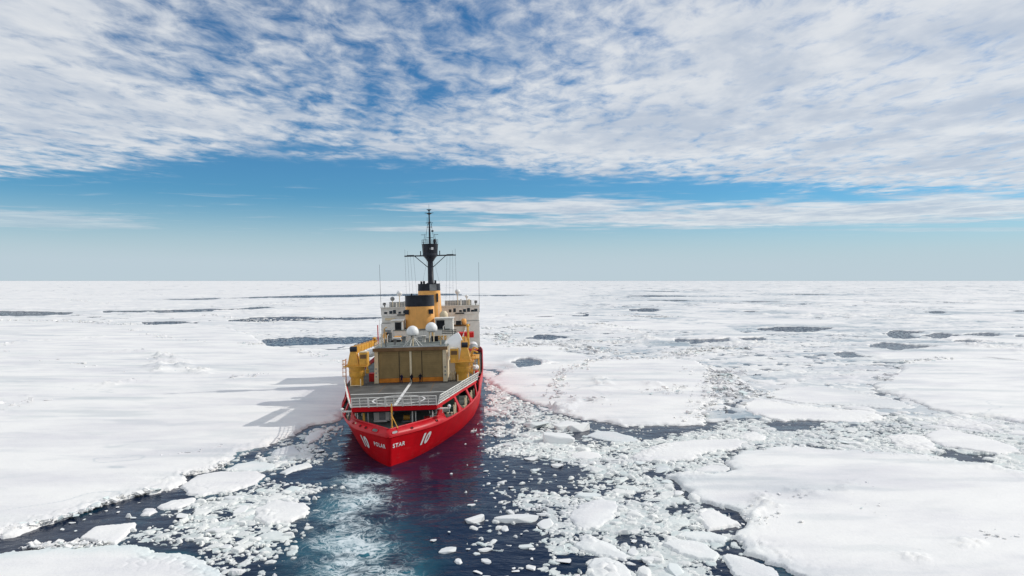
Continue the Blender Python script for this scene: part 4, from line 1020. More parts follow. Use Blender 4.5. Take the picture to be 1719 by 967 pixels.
fairlead(4.7, -1, 0.30, 0.22); fairlead(6.2, -1, 0.28, 0.2); fairlead(8.6, -1, 0.22, 0.17)

# ---- aft working deck under the helideck
path = [(s, 1) for s in ST if 0.5 < s < 44][::-1] + [(s, -1) for s in ST if 0.5 < s < 44]
AFT_Z = 4.25
dk = MB(); dk.prism([(sd * max(0.05, bt(B_KN, s) - 0.25), s) for s, sd in path][::-1], AFT_Z - 0.1, AFT_Z)
aft = dk.build('aft_deck', M_DECK2, ship)
# bulkhead that closes the covered deck forward, with doors
b = MB(); b.box(-9.6, 9.6, 24.0, 24.3, AFT_Z, 7.0); bulk = b.build('bulkhead', M_GREEN, ship)
for x in (-6.5, -1.5, 3.6):
    d = MB(); d.box(x, x + 1.0, 23.93, 23.99, AFT_Z + 0.25, AFT_Z + 2.2).build('door', M_DARK, bulk, 0.02)
HD = [(-6.7, 7.4), (6.7, 7.4), (9.7, 20.5), (12.75, 33.2), (13.1, 46.0), (-13.1, 46.0), (-12.75, 33.2), (-9.7, 20.5)]   # helideck outline
HZ = 7.62
# ---- helideck with fascia, markings and railings
h = MB(); h.prism([(x * 0.985, y + (0.1 if y < 8 else 0)) for x, y in HD], HZ - 0.25, HZ)
heli = h.build('helideck', M_DECK, ship)
fa = MB()
def slab(mb, a, b, z0, z1, th=0.16):
    a, b = Vector((a[0], a[1], 0)), Vector((b[0], b[1], 0)); d = (b - a).normalized(); n = Vector((d.y, -d.x, 0)) * th
    mb.hexa([a + Vector((0, 0, z0)), b + Vector((0, 0, z0)), b - n + Vector((0, 0, z0)), a - n + Vector((0, 0, z0))],
            [a + Vector((0, 0, z1)), b + Vector((0, 0, z1)), b - n + Vector((0, 0, z1)), a - n + Vector((0, 0, z1))])
for a, b, dep in ((HD[0], HD[1], 0.72), (HD[1], HD[2], 0.62), (HD[2], HD[3], 0.55), (HD[6], HD[7], 0.55), (HD[7], HD[0], 0.62)):
    f = MB(); slab(f, a, b, HZ - dep, HZ + 0.05); f.build('fascia', M_RED, heli)
# lens shaped beam under the after edge
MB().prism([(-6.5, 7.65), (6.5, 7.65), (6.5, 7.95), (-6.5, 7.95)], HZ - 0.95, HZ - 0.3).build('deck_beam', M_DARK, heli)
# markings
MZ = HZ + 0.004
def flat(pts, name, mat=M_TXT): return MB().add([(x, y, MZ) for x, y in pts], [tuple(range(len(pts)))]).build(name, mat, heli)
flat([(-0.26, 7.6), (0.26, 7.6), (0.26, 32.7), (-0.26, 32.7)], 'centre_line')
flat([(-9.25, 20.0), (9.25, 20.0), (9.36, 20.45), (-9.36, 20.45)], 'cross_line')
ring_ = MB(); N = 64; cx, cy, r0, r1 = 0.0, 13.3, 4.1, 4.42
vs = []
for k in range(N):
    a = 2 * math.pi * k / N; vs += [(cx + r0 * math.cos(a), cy + r0 * math.sin(a), MZ + 0.004), (cx + r1 * math.cos(a), cy + r1 * math.sin(a), MZ + 0.004)]
ring_.add(vs, [(2 * k, 2 * k + 1, (2 * k + 3) % (2 * N), (2 * k + 2) % (2 * N)) for k in range(N)]); ring_.build('landing_circle', M_TXT, heli)
for x in (-4.6, 4.6):
    flat([(x - 0.05, 20.9), (x + 0.05, 20.9), (x + 0.05, 32.5), (x - 0.05, 32.5)], 'lane_line', M_ROOFB)
for i in range(26):   # tie-down points
    x = -5.5 + (i % 6) * 2.2; y = 9.2 + (i // 6) * 2.6 + (i % 2) * 0.2
    MB().lathe((x, y, HZ), [(0.14, 0.0), (0.14, 0.012)], 10).build('tie_down', M_DARK, heli)
# hinged safety-net frames standing up all round
def rail_panel(a, b, hgt, lean, n_bars=4, zb=HZ):
    a, b = Vector((*a, zb)), Vector((*b, zb)); d = (b - a).normalized(); n = Vector((d.y, -d.x, 0))
    up = Vector((0, 0, hgt)) + n * lean
    mb = MB(); g = d * 0.06
    a2, b2 = a + g + n * 0.12, b - g + n * 0.12
    for p in (a2, b2): mb.tube(p, p + up, 0.085, n=6)
    m = (a2 + b2) / 2; mb.tube(m, m + up, 0.055, n=5)
    for k in range(n_bars):
        f = (k + 0.25) / (n_bars - 0.75)
        mb.tube(a2 + up * f, b2 + up * f, 0.075 if k in (0, n_bars - 1) else 0.045, n=5)
    for k in range(1, 14):     # net wires
        q = a2 + (b2 - a2) * (k / 14); mb.tube(q, q + up, 0.010, n=3, caps=False)
    return mb.build('railing_panel', M_RAIL, heli)
def rail_run(a, b, n, hgt=1.55, lean=0.45):
    a, b = Vector(a), Vector(b)
    for i in range(n):
        p, q = a + (b - a) * (i / n), a + (b - a) * ((i + 1) / n)
        rail_panel(tuple(p), tuple(q), hgt, lean)
rail_run(HD[0], HD[1], 5); rail_run(HD[1], HD[2], 6); rail_run(HD[2], HD[3], 5, lean=0.35)
rail_run(HD[7], HD[0], 6); rail_run(HD[6], HD[7], 5, lean=0.35)

# ---- pillars and side plating between bulwark and helideck edge, with openings
def side_in(s):  # helideck edge half breadth
    return float(np.interp(s, [7.4, 20.5, 33.2, 46], [6.7, 9.7, 12.75, 13.1]))
def pillar(s, side, w0, w1):
    lo = hull_pt(s, 3, side); lo2 = hull_pt(s + w0, 3, side)
    hi = Vector((side * (side_in(s - 0.0) - 0.02), s, HZ - 0.5)); hi2 = Vector((side * (side_in(s + w1) - 0.02), s + w1, HZ - 0.5))
    lo.z -= 0.1; lo2.z -= 0.1
    inn = Vector((-side * 0.22, 0, 0))
    MB().hexa([lo, lo2, lo2 + inn, lo + inn], [hi, hi2, hi2 + inn, hi + inn]).build('side_pillar', M_RED2, ship)
for sd in (-1, 1):
    for s, w0, w1 in ((9.3, 1.7, 1.0), (17.4, 1.0, 0.9), (25.2, 0.9, 0.9), (31.8, 0.8, 0.8), (36.0, 1.5, 1.5), (41, 1.4, 1.4)):
        pillar(s, sd, w0, w1)
    # curved brackets in the corners of the openings
    for s, dirn in ((9.3 + 1.6, 1), (17.4, -1), (18.4, 1), (25.2, -1), (26.1, 1), (31.8, -1)):
        lo = hull_pt(s, 3, sd); lo.z -= 0.05
        q = hull_pt(s + dirn * 0.8, 3, sd); up = (Vector((sd * side_in(s), s, HZ - 0.5)) - lo) * 0.4
        inn = Vector((-sd * 0.2, 0, 0))
        MB().hexa([lo, lo + up, lo + up * 0.5 + (q - lo) * 0.3, q], [lo + inn, lo + up + inn, lo + up * 0.5 + (q - lo) * 0.3 + inn, q + inn]).build('corner_bracket', M_RED, ship)
# bits of gear on the covered aft deck
def post(x, y, z0, z1, r, mat, name='stanchion', parent=None):
    return MB().tube((x, y, z0), (x, y, z1), r, n=10).build(name, mat, parent or ship)
post(-4.35, 8.6, AFT_Z, HZ - 0.5, 0.12, M_GREY); post(-5.1, 9.0, AFT_Z, HZ - 0.5, 0.2, M_YEL)
post(-0.55, 7.9, AFT_Z, HZ - 0.5, 0.12, M_RAIL); post(2.6, 9.2, AFT_Z, HZ - 0.5, 0.12, M_RAIL); post(3.1, 9.5, AFT_Z, HZ - 0.5, 0.10, M_RAIL)
post(5.9, 8.6, AFT_Z, HZ - 0.5, 0.09, M_RAIL); post(-6.2, 9.5, AFT_Z, HZ - 0.5, 0.08, M_RAIL)
# yellow derrick post with a slanting stay at the very stern
g = empty('stern_davit', (0, 0, 0), parent=ship)
MB().tube((-0.15, 5.2, AFT_Z), (-0.15, 5.2, 8.4), 0.11, n=10).build('post', M_YEL, g)
MB().tube((-0.15, 5.2, 6.6), (1.2, 1.75, 5.3), 0.07, n=8).build('stay', M_YEL, g)
MB().lathe((-0.15, 5.2, AFT_Z), [(0.32, 0), (0.32, 0.12), (0.18, 0.3), (0.18, 0.6)], 14).build('foot', M_YEL, g)
g = empty('deck_van', (0, 0, 0), parent=ship)
MB().box(-3.9, -1.35, 11.2, 17.0, AFT_Z + 0.3, HZ - 0.75).build('van_body', M_WHT, g, 0.06)
MB().box(-3.9, -1.7, 10.7, 11.15, AFT_Z + 0.25, AFT_Z + 0.55).build('van_step', M_RAIL, g, 0.03)
MB().box(-3.0, -2.0, 11.12, 11.19, AFT_Z + 0.5, HZ - 1.0).build('van_door', M_GREY, g, 0.01)
def winch(x, y, sc, mat):
    g = empty('winch', (x, y, AFT_Z), parent=ship)
    MB().box(-0.9 * sc, 0.9 * sc, -0.6 * sc, 0.6 * sc, 0.0, 0.18 * sc).build('bed', M_GREY, g, 0.02)
    MB().tube((-0.6 * sc, 0, 0.7 * sc), (0.6 * sc, 0, 0.7 * sc), 0.45 * sc, n=18).build('drum', mat, g)
    for k in (-0.68, 0.62): MB().tube((k * sc, 0, 0.7 * sc), ((k + 0.06) * sc, 0, 0.7 * sc), 0.62 * sc, n=18).build('flange', M_GREY, g)
    MB().box(0.72 * sc, 1.05 * sc, -0.3 * sc, 0.3 * sc, 0.18 * sc, 0.95 * sc).build('motor', M_GREEN, g, 0.03)
winch(1.4, 12.0, 0.9, M_YEL); winch(4.8, 11.0, 0.8, M_REDB); winch(-8.3, 18.0, 1.0, M_YEL); winch(8.6, 18.5, 1.0, M_GREEN)
def bollard(x, y, z=AFT_Z, mat=M_CREAM):
    g = empty('bollard', (x, y, z), parent=ship)
    MB().box(-0.55, 0.55, -0.25, 0.25, 0, 0.1).build('base', M_GREY, g, 0.02)
    for k in (-0.32, 0.32): MB().lathe((k, 0, 0.1), [(0.15, 0), (0.15, 0.55), (0.2, 0.6), (0.2, 0.7), (0.16, 0.74)], 12).build('bitt', mat, g)
for x, y in ((6.0, 8.6), (-5.9, 8.2), (8.3, 14.2), (10.2, 20.0), (10.9, 26.5), (-8.4, 14.4), (-10.5, 21)): bollard(x, y)
# pale tubes lashed upright in the starboard openings
for k, (x, y) in enumerate(((9.0, 15.0), (9.25, 15.4), (10.7, 21.6), (10.9, 22.1), (11.6, 27.6), (11.8, 28.0), (12.2, 32.0))):
    post(x, y, AFT_Z, AFT_Z + 1.9 + 0.3 * (k % 2), 0.14, M_CREAM, 'gas_bottle')
# small grey outrigger platforms either side of the after opening
for sd in (-1, 1):
    g = empty('side_platform', (0, 0, 0), parent=ship)
    MB().box(min(sd * 5.2, sd * 8.7), max(sd * 5.2, sd * 8.7), 8.9, 9.7, 6.62, 6.76).build('plate', M_WHT, g, 0.02)
    for k in range(4): MB().tube((sd * (5.4 + k * 1.05), 8.95, 6.0), (sd * (5.4 + k * 1.05), 8.95, 6.62), 0.05, n=6).build('prop', M_WHT, g)
    MB().sphere((sd * 8.55, 9.1, 7.05), 0.28).build('lamp', M_DOME, g)

# ---- hangar
hg = empty('hangar', (0, 33.0, HZ), parent=ship)
HW, HH = 6.15, 6.55
w_ = MB(); w_.box(-7.0, -6.9, 0.4, 16, 0, HH); w_.box(6.9, 7.0, 0.4, 16, 0, HH); w_.box(-6.9, 6.9, 15.8, 16, 0, HH)
w_.build('wall', M_CREAM, hg)
r_ = MB(); r_.box(-7.15, 7.15, -0.45, 16.1, HH, HH + 0.18); r_.build('roof', M_DECK2, hg)
MB().box(-7.25, 7.25, -0.62, -0.46, HH - 0.35, HH + 0.30).build('roof_edge', M_ROOFB, hg, 0.02)
MB().box(-6.4, 6.4, -0.30, 0.2, HH - 0.42, HH - 0.02).build('door_track', M_ROOFB, hg)
for sd in (-1, 1):
    pl = MB(); pl.hexa([(sd * 6.28, -0.30, 0), (sd * 7.12, -0.30, 0), (sd * 7.12, 0.5, 0), (sd * 6.28, 0.5, 0)][::1 if sd > 0 else -1],
                       [(sd * 6.28, -0.30, HH - 0.02), (sd * 6.95, -0.30, HH - 0.02), (sd * 6.95, 0.5, HH - 0.02), (sd * 6.28, 0.5, HH - 0.02)][::1 if sd > 0 else -1])
    pp = pl.build('door_post', M_CREAM, hg)
    for k, z in enumerate((1.2, 1.9, 2.7)): MB().box(sd * 6.7 - 0.14, sd * 6.7 + 0.14, -0.40, -0.305, z, z + 0.26).build('switch_box', M_GREY, pp, 0.02)
MB().box(-0.2, 0.2, -0.22, 0.12, 0, HH - 0.45).build('centre_post', M_CREAM, hg, 0.03)
for x0, x1 in ((-6.22, -2.25), (-2.2, -0.22), (0.22, 2.15), (2.2, 6.22)):
    leaf = MB(); leaf.box(x0, x1, 0.0, 0.10, 0.86, HH - 0.45); lf = leaf.build('door_leaf', M_DOOR, hg)
    for k in range(13):
        z = 0.98 + k * 0.40
        MB().box(x0 + 0.05, x1 - 0.05, -0.045, -0.002, z, z + 0.33).build('slat', M_DOOR, lf)
    MB().box(x0, x1, -0.06, 0.10, 0.06, 0.855).build('kick_plate', M_ORNG, lf)
for x in (-2.22, 2.18): MB().box(x - 0.045, x + 0.045, -0.10, -0.05, 0.06, HH - 0.45).build('door_seam', M_DARK, hg)
# roof railings and pipes on the hangar
for sd in (-1, 1):
    q = MB()
    for k in range(9): q.tube((sd * 6.9, 0.2 + k * 1.9, HH + 0.18), (sd * 6.9, 0.2 + k * 1.9, HH + 1.2), 0.03, n=5)
    for z in (0.55, 0.9, 1.2): q.tube((sd * 6.9, 0.2, HH + z), (sd * 6.9, 15.4, HH + z), 0.025, n=5)
    q.build('roof_rail', M_RAIL, hg)
q = MB()
for k in range(5): q.tube((-6.4 + k * 0.2, -0.30, HH + 0.32 + 0.03 * k), (5.8, -0.1 + k * 0.25, HH + 0.30 + 0.02 * k), 0.05, n=6)
q.build('pipe_run', M_GREY, hg)
ROOF = HZ + HH + 0.18

# ---- radomes
def radome(x, y, zb, r, legs, name='radome'):
    g = empty(name, (x, y, zb), parent=ship)
    zt = 2.35
    prof = [(r * 0.86, zt - 0.12), (r * 0.99, zt), (r, zt + 0.45)] + [(r * math.cos(a), zt + 0.45 + r * 1.06 * math.sin(a)) for a in [math.pi / 2 * k / 9 for k in range(1, 10)]]
    prof[-1] = (0.01, prof[-1][1])
    MB().lathe((0, 0, 0), prof, 28).build('dome', M_DOME, g)
    MB().lathe((0, 0, 0), [(r * 0.55, zt - 0.28), (r * 0.8, zt - 0.13)], 20).build('dome_base', M_GREY, g)
    if legs:
        MB().tube((0, 0, 0), (0, 0, zt - 0.2), 0.16, n=10).build('column', M_CREAM, g)
        for k in range(6):
            a = k * math.pi / 3 + 0.3; MB().tube((0, 0, zt - 0.35), (1.95 * math.cos(a), 1.95 * math.sin(a), 0.0), 0.06, n=6).build('stay', M_RAIL, g)
    else:
        for k in range(4):
            a = k * math.pi / 2 + 0.78; MB().tube((0.62 * math.cos(a), 0.62 * math.sin(a), 0), (0.62 * math.cos(a), 0.62 * math.sin(a), zt - 0.2), 0.1, n=8).build('leg', M_CREAM, g)
        MB().box(-0.7, -0.1, -0.4, 0.4, 0, 0.8).build('equipment_box', M_GREY, g, 0.03)
radome(0.15, 36.6, ROOF, 1.22, True)
radome(3.45, 43.0, ROOF + 0.2, 1.24, False)

# ---- deckhouse under the funnels and forward
dh = empty('deckhouse', (0, 0, 0), parent=ship)
MB().box(-9.6, 9.6, 49.2, 79.4, 7.2, 13.6).build('wall', M_WHT, dh)
MB().box(-9.9, 9.9, 49.0, 79.4, 13.6, 13.8).build('deck', M_DECK2, dh)
MB().box(-5.6, 6.6, 52.5, 79.4, 13.8, 16.4).build('upper_wall', M_WHT, dh)
MB().box(-5.8, 6.8, 52.3, 79.4, 16.4, 16.55).build('upper_deck', M_DECK2, dh)
MB().box(-13.6, 13.6, 46.0, 100, 7.0, 7.18).build('weather_deck', M_DECK2, ship)
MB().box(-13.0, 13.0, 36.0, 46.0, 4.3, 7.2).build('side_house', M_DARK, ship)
# boxes either side of the funnel with flat dark panels that paint the shade of doorways
for sd, x0, x1, z1 in ((-1, -6.2, -3.7, 18.6), (1, 3.55, 7.5, 18.8)):
    bx = MB(); bx.box(x0, x1, 53.0, 57.5, 13.8, z1); fb = bx.build('fan_house', M_WHT, dh, 0.04)
    if sd > 0: MB().box(x0 + 0.25, x0 + 2.1, 52.93, 52.99, 15.0, z1 - 0.35).build('doorway_shade', M_DARK, fb)
    else: MB().box(x0 + 0.75, x1 - 0.35, 52.93, 52.99, 15.0, z1 - 0.35).build('doorway_shade', M_DARK, fb)
    MB().box(x0 - 0.2, x1 + 0.25, 52.6, 57.7, z1, z1 + 0.14).build('roof', M_WHT, fb, 0.02)
MB().box(3.6, 6.0, 52.2, 52.9, 13.8, 15.0).build('locker', M_YEL, dh, 0.04)

# ---- funnels
def funnel(x, y, z0, z1, rx, ry, band, name, rake=0.0, taper=0.93):
    g = empty(name, (x, y, z0), parent=ship)
    H = z1 - z0; n = 32
    def ringz(z, k=1.0):
        f = z / H; sx = rx * (1 - (1 - taper) * f) * k; sy = ry * (1 - (1 - taper) * f) * k
        out = []
        for i in range(n):
            a = 2 * math.pi * i / n; c, s_ = math.cos(a), math.sin(a)
            c = math.copysign(abs(c) ** 0.72, c); s_ = math.copysign(abs(s_) ** 0.72, s_)
            out.append((sx * c, sy * s_ - rake * z, z))
        return out
    def shell(zs, k, nm, mat, par, top=False):
        vs = sum([ringz(z, k) for z in zs], [])
        fs = [(i * n + j, i * n + (j + 1) % n, (i + 1) * n + (j + 1) % n, (i + 1) * n + j) for i in range(len(zs) - 1) for j in range(n)]
        mb = MB().add(vs, fs, True)
        if top: mb.add(vs[-n:], [tuple(range(n))])
        return mb.build(nm, mat, par)
    shell([0, (H - band) * 0.5, H - band], 1.0, 'casing', M_BUFF, g)
    cap = shell([H - band, H - band * 0.5, H - 0.02], 1.012, 'black_band', M_BLK, g)
    top = MB(); top.add(ringz(H - 0.25, 0.99), [tuple(range(n))]); top.build('top_plate', M_DARK, cap)
    # rim
    rm = MB(); P_ = ringz(H, 1.02)
    for i in range(n): rm.tube(P_[i], P_[(i + 1) % n], 0.08, n=5, caps=False)
    rm.build('rim', M_BLK, cap)
    return g, H
f1, H1 = funnel(-0.25, 58.2, 13.8, 24.0, 3.42, 3.5, 2.4, 'funnel', taper=0.95)
for x, dx_ in ((-2.75, 0.0), (2.75, 0.0)):
    MB().box(x - 0.5, x + 0.5, -3.22, -2.4, 6.05, 7.1).build('louvre', M_BLK, f1, 0.03)
for k in range(3): MB().tube((-1.8 + 1.5 * k, -0.5, H1 - 0.3), (-1.8 + 1.5 * k, -0.5, H1 + (0.55 if k == 0 else 0.1)), 0.2, n=10).build('exhaust_pipe', M_BLK, f1)
f2, H2 = funnel(0.35, 79.5, 13.8, 26.6, 3.35, 3.4, 1.75, 'funnel', taper=0.84)
MB().box(2.06, 2.46, -3.35, -2.0, 8.1, 10.3).build('louvre', M_BLK, f2, 0.03)
for x, hh in ((-1.9, 0.75), (-1.2, 0.8), (1.75, 0.95)): MB().tube((x, -1.2, H2 - 0.3), (x, -1.2, H2 + hh), 0.27, n=10).build('exhaust_pipe', M_BLK, f2)
MB().box(0.35, 2.1, -3.02, -2.72, H2 - 1.72, H2 - 0.1).build('band_plate', M_GREY, f2)
# ladder on the second funnel's side
q = MB()
for x in (2.62, 3.0): q.tube((x, -2.9, 1.0), (x - 0.25, -2.9, 9.6), 0.04, n=5)
for k in range(22): q.tube((2.60 - 0.011 * k, -2.9, 1.2 + k * 0.38), (2.98 - 0.011 * k, -2.9, 1.2 + k * 0.38), 0.025, n=4)
q.build('ladder', M_RAIL, f2)

# ---- mast
ms = empty('mast', (0.85, 79.5, 24.6), parent=ship)
c = MB(); c.lathe((0, 0, 0), [(1.22, 0), (1.20, 2.2), (0.78, 2.35), (0.72, 7.6), (0.70, 8.4)], 16); c.build('column', M_BLK, ms)
n_ = MB(); n_.lathe((0, 0, 0), [(0.62, 7.7), (1.45, 8.9), (2.02, 9.45), (2.02, 9.5), (1.95, 10.0)], 8)
n_.lathe((0, 0, 0), [(1.95, 10.0), (2.12, 12.3), (2.18, 12.35), (2.18, 12.5)], 8)
nest = n_.build('crow_nest', M_BLK, ms)
MB().box(0.45, 1.0, -2.02, -1.9, 10.9, 11.55).build('window', M_DOME, nest); MB().box(-0.05, 0.25, -2.02, -1.9, 11.0, 11.4).build('window', M_GREY, nest)
rl = MB()
for k in range(10):
    a = 2 * math.pi * k / 10; rl.tube((2.1 * math.cos(a), 2.1 * math.sin(a), 12.4), (2.1 * math.cos(a), 2.1 * math.sin(a), 13.6), 0.04, n=5)
    b_ = 2 * math.pi * (k + 1) / 10
    for z in (13.0, 13.6): rl.tube((2.1 * math.cos(a), 2.1 * math.sin(a), z), (2.1 * math.cos(b_), 2.1 * math.sin(b_), z), 0.03, n=5)
rl.build('nest_rail', M_BLK, nest)
yd = MB(); yd.tube((-6.75, 0, 9.45), (-1.6, 0, 9.45), 0.17, n=8); yd.tube((1.6, 0, 9.45), (6.75, 0, 9.45), 0.17, n=8)
yard = yd.build('yard', M_BLK, ms)
for sd in (-1, 1):
    MB().tube((sd * 0.55, 0, 6.3), (sd * 4.1, 0, 9.4), 0.10, n=8).build('brace', M_BLK, yard)
    MB().tube((sd * 2.5, 0, 9.4), (sd * 2.5, 0, 10.7), 0.12, n=8).build('lamp_post', M_BLK, yard)
    MB().box(sd * 5.2 - 0.9, sd * 5.2 + 0.9, -0.25, 0.25, 9.58, 9.72).build('foot_plate', M_BLK, yard)
    for k, x in enumerate((6.6, 5.9, 5.2, 4.4)):
        MB().tube((sd * x, 0.05, 9.4), (sd * (x - 0.25 * k), 1.0, -3.0 - 0.5 * k), 0.022, n=4).build('halyard', M_WIRE, yard)
        if k < 2: MB().tube((sd * x, 0, 9.5), (sd * x, 0, 11.2 - 0.5 * k), 0.025, n=4).build('whip', M_WIRE, yard)
    MB().tube((sd * 0.9, 0.2, 8.2), (sd * 2.4, 0.5, 1.4), 0.02, n=4).build('halyard', M_WIRE, yard)
tm = MB(); tm.tube((0, 0, 12.4), (0, 0, 16.5), 0.27, 0.24, n=10); tm.tube((0, 0, 16.5), (0, 0, 21.3), 0.22, 0.15, n=10); tm.tube((0, 0, 21.3), (0, 0, 22.9), 0.03, n=5)
top = tm.build('topmast', M_BLK, ms)
for z, w_ in ((20.6, 1.15), (21.5, 0.62), (18.0, 0.95), (16.9, 0.7), (14.1, 0.85)):
    MB().box(-w_, w_, -0.12, 0.12, z, z + 0.12).build('crosstree', M_BLK, top)
MB().lathe((0, 0, 20.2), [(0.2, 0), (0.75, 0.4)], 10).build('bracket', M_BLK, top)
MB().lathe((0, 0, 21.2), [(0.15, 0), (0.55, 0.3)], 10).build('bracket', M_BLK, top)
for sd, hts in ((-1, (15.2, 18.9, 16.6)), (1, (15.2, 16.2, 15.9))):
    MB().tube((sd * 1.3, 0, 12.5), (sd * 0.45, 0, 17.8), 0.05, n=5).build('shroud', M_BLK, top)
    MB().tube((sd * 1.75, 0, 12.5), (sd * 1.2, 0, hts[0]), 0.05, n=5).build('shroud', M_BLK, top)
    MB().box(sd * 1.75 - 0.5, sd * 1.75 + 0.5, -0.06, 0.06, 14.9, 15.0).build('aerial', M_BLK, top)
    MB().tube((sd * 0.55, 0, 17.9), (sd * 0.55, 0, hts[1] + 0.6), 0.045, n=5).build('aerial', M_BLK, top)
MB().lathe((0.75, 0, 15.7), [(0.3, 0), (0.3, 0.4)], 10).build('lamp', M_BLK, top); MB().lathe((1.25, -0.4, 12.5), [(0.28, 0), (0.36, 0.9), (0.2, 1.3)], 10).build('radar_housing', M_BLK, top)
MB().tube((-0.45, 0, 17.6), (0.45, 0, 18.4), 0.06, n=5).build('aerial', M_BLK, top)
MB().box(-0.28, -0.05, 0.1, 0.13, 17.9, 18.35).build('pennant', M_REDB, top)

# ---- bridge, seen from abaft
br = empty('bridge', (0, 0, 0), parent=ship)
BY = 86.0
MB().box(-13.2, 13.2, BY, BY + 9, 9.0, 18.05).build('lower_wall', M_WHT, br, 0.05)
MB().box(-13.3, 13.3, BY - 0.15, BY + 9.2, 18.05, 20.3).build('bridge_wall', M_WHT, br, 0.05)
rf = MB(); rf.box(-13.5, 13.5, BY - 0.5, BY + 9.6, 20.3, 20.55); roof = rf.build('bridge_roof', M_WHT, br, 0.03)
rr = MB()
for sd in (-1, 1):
    for k in range(13): rr.tube((sd * (4.0 + k * 0.74), BY - 0.4, 20.55), (sd * (4.0 + k * 0.74), BY - 0.4, 21.75), 0.04, n=5)
    for z in (20.95, 21.35, 21.75): rr.tube((sd * 4.0, BY - 0.4, z), (sd * 12.9, BY - 0.4, z), 0.035, n=5)
rr.build('roof_rail', M_RAIL, roof)
for sd in (-1, 1):
    MB().box(min(sd * 4, sd * 11.2), max(sd * 4, sd * 11.2), BY + 1.0, BY + 1.15, 20.55, 21.9).build('wind_screen', M_GREY, roof)
for i, x in enumerate((-12.1, -10.7, -9.7, -8.3, -7.0, -5.6, -4.3, 5.4, 6.6, 8.2, 9.3, 10.4, 11.5, 12.4)):
    w = 0.42 if abs(x) > 9 else 0.36
    f = MB().box(x - w - 0.06, x + w + 0.06, BY - 0.20, BY - 0.155, 18.62, 19.62).build('window', M_RAIL, br)
    MB().box(x - w, x + w, BY - 0.235, BY - 0.205, 18.7, 19.25 + 0.25 * (i % 3)).build('pane', M_GLASS, f)
for x0, x1 in ((-9.0, -5.2), (6.8, 9.2)): MB().box(x0, x1, BY - 0.45, BY - 0.2, 18.22, 18.5).build('awning', M_BLK, br)
for sd in (-1, 1):
    MB().box(min(sd * 9.3, sd * 13.34), max(sd * 9.3, sd * 13.34), BY - 0.22, BY - 0.02, 16.2, 16.3).build('ledge', M_GREY, br)
    MB().box(min(sd * 9.3, sd * 13.32), max(sd * 9.3, sd * 13.32), BY - 0.9, BY - 0.02, 9.0, 16.1).build('wing_trunk', M_WHT, br, 0.04)
    MB().lathe((sd * 11.0, BY - 1.0, 13.0), [(0.2, 0), (0.2, 0.02)], 10).build('vent', M_DARK, br)
    MB().lathe((sd * 12.4, BY + 0.2, 20.55), [(0.12, 0), (0.12, 0.4), (0.42, 0.6), (0.42, 1.05), (0.2, 1.25)], 12).build('searchlight', M_BLK, roof)
    MB().tube((sd * 13.35, BY + 0.3, 18.5), (sd * 13.5, BY + 0.3, 32.2), 0.06, 0.035, n=6).build('whip_aerial', M_BLK, roof)
MB().box(-12.3, -9.6, BY - 0.24, BY - 0.16, 17.0, 17.6).build('sign_board', M_CREAM, br)
def ball_aerial(x, z, r, lean=0.0, mat=M_DOME):
    MB().tube((x, BY + 0.8, 20.5), (x, BY + 0.8, z - r * 0.6), 0.11, n=8).build('aerial_post', M_CREAM, roof)
    MB().lathe((x, BY + 0.8, z), [(r * 0.5, -r * 0.8), (r, -r * 0.2), (r, r * 0.3), (r * 0.7, r * 0.8), (0.02, r * 1.1)], 16).build('aerial_dome', mat, roof)
ball_aerial(-8.4, 24.1, 0.78); ball_aerial(-10.3, 22.7, 0.62, mat=M_GREY); ball_aerial(7.5, 24.2, 0.75); ball_aerial(10.0, 22.9, 0.5)
post(8.4, BY + 0.5, 20.5, 22.2, 0.25, M_WHT, 'vent_post'); post(10.6, BY + 0.2, 20.5, 22.1, 0.3, M_CREAM, 'vent_post'); post(-7.0, BY + 0.3, 20.5, 22.0, 0.3, M_GREY, 'vent_post'); post(-9.2, BY + 0.4, 20.5, 21.8, 0.2, M_WHT, 'vent_post')

